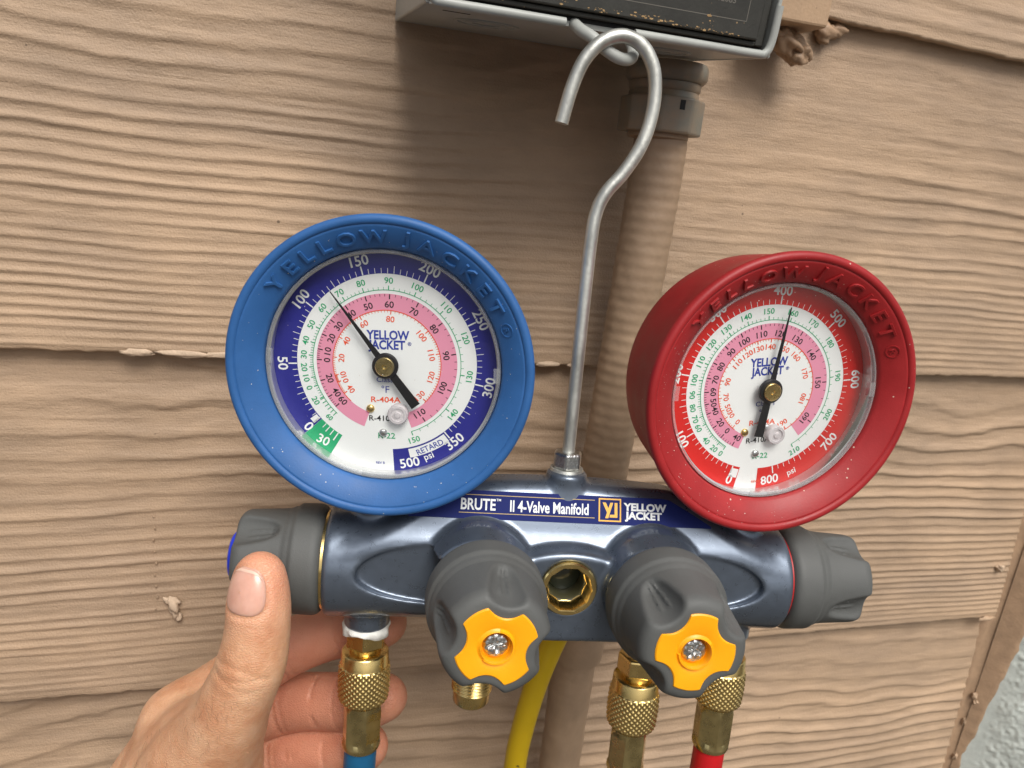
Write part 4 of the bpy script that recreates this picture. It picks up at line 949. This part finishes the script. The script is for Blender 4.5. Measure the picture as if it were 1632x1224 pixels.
def ring_crease(fing, i, dep, wd=0.6, az0=-1.3, az1=1.3, f=0.0):
    ch = fingers[fing]; p = np.array(ch[i][0], float) * (1 - f) + np.array(ch[i + 1][0], float) * f; ax = np.array(ch[i + 1][0], float) - np.array(ch[i - 1][0], float); ax /= np.linalg.norm(ax)
    v0 = np.array([0.1, -0.9, 0.42]); v0 -= ax * (v0 @ ax); v0 /= np.linalg.norm(v0); v1 = np.cross(ax, v0); a = np.linspace(az0, az1, 11)
    D = np.cos(a)[:, None] * v0 + np.sin(a)[:, None] * v1; CREASES.append((march(p, D, t0=18.0), dep, wd))
for fg in ('index', 'middle', 'ring'):
    ring_crease(fg, 2, 0.9, 0.8); ring_crease(fg, 2, 0.5, 0.6, f=0.18); ring_crease(fg, 4, 0.8, 0.7); ring_crease(fg, 4, 0.25, 0.5, f=0.2)
# tendon hollow between thumb and index knuckle
CREASES.append((march(np.array([(-118, -22, -42), (-126, -14, -52), (-134, -8, -64), (-141, -4, -78), (-147, -2, -92)], float), np.tile([[-0.35, -0.85, 0.35]], (5, 1)), t0=30.0), 1.1, 3.4))
hand_me = sdf_mesh('hand', hand_fn, (-215, -48, -245), (-50, 46, 15), 0.95, 2)
M['skin'] = mat('skin', (0.55, 0.245, 0.125), 0.42, vscale=80, col2=(0.76, 0.46, 0.28), rvar=0.08, sss=0.25, spec=0.42, detail=8)
n_ = M['skin'].node_tree; b_ = n_.nodes['Principled BSDF']       # palm side and finger pads are pinker than the back of the hand
tc_ = n_.nodes.new('ShaderNodeTexCoord'); sx_ = n_.nodes.new('ShaderNodeSeparateXYZ'); n_.links.new(tc_.outputs['Object'], sx_.inputs[0])
mr_ = n_.nodes.new('ShaderNodeMapRange'); mr_.inputs[1].default_value = -0.012; mr_.inputs[2].default_value = 0.012; mr_.inputs[3].default_value = 0; mr_.inputs[4].default_value = 0.75
n_.links.new(sx_.outputs[1], mr_.inputs[0])
mq_ = n_.nodes.new('ShaderNodeMapRange'); mq_.inputs[1].default_value = -0.128; mq_.inputs[2].default_value = -0.104; n_.links.new(sx_.outputs[0], mq_.inputs[0])
mm_ = n_.nodes.new('ShaderNodeMath'); mm_.operation = 'MULTIPLY'; n_.links.new(mr_.outputs[0], mm_.inputs[0]); n_.links.new(mq_.outputs[0], mm_.inputs[1])
mx_ = n_.nodes.new('ShaderNodeMix'); mx_.data_type = 'RGBA'; n_.links.new(mm_.outputs[0], mx_.inputs[0])
n_.links.new(b_.inputs['Base Color'].links[0].from_socket, mx_.inputs[6]); mx_.inputs[7].default_value = (0.56, 0.21, 0.135, 1); n_.links.new(mx_.outputs[2], b_.inputs['Base Color'])
def skin_relief(m):      # fine cross-hatched skin lines over pores
    n = m.node_tree; b = n.nodes['Principled BSDF']; L = n.links.new; tc = n.nodes.new('ShaderNodeTexCoord')
    mp = n.nodes.new('ShaderNodeMapping'); mp.inputs['Scale'].default_value = (1, 1, 1.7); mp.inputs['Rotation'].default_value = (0.2, 0.5, 0.1); L(tc.outputs['Object'], mp.inputs[0])
    v = n.nodes.new('ShaderNodeTexVoronoi'); v.feature = 'DISTANCE_TO_EDGE'; v.inputs['Scale'].default_value = 750; L(mp.outputs[0], v.inputs['Vector'])
    mr = n.nodes.new('ShaderNodeMapRange'); mr.inputs[2].default_value = 0.22; L(v.outputs['Distance'], mr.inputs[0])
    no = n.nodes.new('ShaderNodeTexNoise'); no.inputs['Scale'].default_value = 420; no.inputs['Detail'].default_value = 6; L(tc.outputs['Object'], no.inputs['Vector'])
    ad = n.nodes.new('ShaderNodeMath'); ad.operation = 'MULTIPLY_ADD'; L(no.outputs['Fac'], ad.inputs[0]); ad.inputs[1].default_value = 1.8; L(mr.outputs[0], ad.inputs[2])
    bp = n.nodes.new('ShaderNodeBump'); bp.inputs['Strength'].default_value = 0.45; bp.inputs['Distance'].default_value = 0.00022
    L(ad.outputs[0], bp.inputs['Height']); L(bp.outputs[0], b.inputs['Normal'])
skin_relief(M['skin'])
mt_ = n_.nodes.new('ShaderNodeMapRange'); mt_.inputs[1].default_value = -0.014; mt_.inputs[2].default_value = 0.004; mt_.inputs[4].default_value = 0.6; n_.links.new(sx_.outputs[2], mt_.inputs[0])   # flushed thumb tip
my_ = n_.nodes.new('ShaderNodeMix'); my_.data_type = 'RGBA'; n_.links.new(mt_.outputs[0], my_.inputs[0]); n_.links.new(mx_.outputs[2], my_.inputs[6]); my_.inputs[7].default_value = (0.68, 0.285, 0.18, 1)
n_.links.new(my_.outputs[2], b_.inputs['Base Color'])
M['hair'] = mat('hair', (0.20, 0.11, 0.06), 0.5)
M['nail'] = mat('nail', (0.60, 0.315, 0.235), 0.24, col2=(0.70, 0.41, 0.315), vscale=130, sss=0.3, spec=0.5, coat=0.25)
M['nailtip'] = mat('nail_tip', (0.72, 0.48, 0.37), 0.35)
hand = link('hand', hand_me, M['skin'], None, MW)
tag(hand, 'bare left hand, thumb on the grey knob and fingers behind the blue hose', 'hand')
def nail_vf():
    n = 48; rings = [(1.0, -0.55), (0.985, -0.22), (0.95, -0.02), (0.86, 0.10), (0.7, 0.18), (0.5, 0.24), (0.28, 0.27), (0.03, 0.28)]; V = []; F = []
    for k, off in rings:
        a, z = nail_outline(k); V.append(thumb_pts(a[:-1], z[:-1], off))
    V = np.vstack(V)
    for i in range(len(rings) - 1):
        for k in range(n):
            k2 = (k + 1) % n; F.append((i * n + k, i * n + k2, (i + 1) * n + k2, (i + 1) * n + k))
    return V, F
nl_ = link('thumb_nail', mesh('thumb_nail', *nail_vf()), M['nail'], hand)
a = np.linspace(-0.72, 0.72, 24); zt_ = 2.6 + 6.3 * (1 - np.abs(a / 0.86) ** 3.2) ** 0.5
rows = [thumb_pts(NA + a, zt_ - 0.15, 0.12), thumb_pts(NA + a, zt_ - 0.6, 0.2), thumb_pts(NA + a, zt_ - 0.8 * (1 - (a / 0.9) ** 4), 0.22)]
V = np.vstack(rows); F = [(i * 24 + k, i * 24 + k + 1, (i + 1) * 24 + k + 1, (i + 1) * 24 + k) for i in range(2) for k in range(23)]
link('nail_edge', mesh('nail_edge', V, F), M['nailtip'], nl_)

# short fine hairs on the back of the thumb and hand
rs = np.random.RandomState(21); vf = []
for i in range(90):
    if i < 45: base = thumb_pts([rs.uniform(-1.3, 0.3)], [rs.uniform(-52, -31)])[0]
    else: base = march([(rs.uniform(-146, -120), -8, rs.uniform(-95, -58))], [(-0.3, -0.85, 0.3)], t0=34.0)[0]
    dr = np.array([0.25 + 0.5 * rs.randn() * 0.5, -0.35, -0.9 + 0.4 * rs.randn()]); dr /= np.linalg.norm(dr); ln = rs.uniform(1.8, 4.2)
    side = np.array([rs.randn(), -0.5, rs.randn()]) * 0.12 * ln
    pts = [base + np.array([0, -0.03, 0]), base + dr * ln * 0.5 + side + np.array([0, -0.25, 0.1]), base + dr * ln + side * 0.4 + np.array([0, -0.1, 0])]
    vf.append(tube(spline(pts, 3), [0.036, 0.036, 0.033, 0.03, 0.025, 0.018, 0.012], 4))
hr = link('hair', mesh('hair', *join(vf)), M['hair'], hand); hr['kind'] = 'stuff'
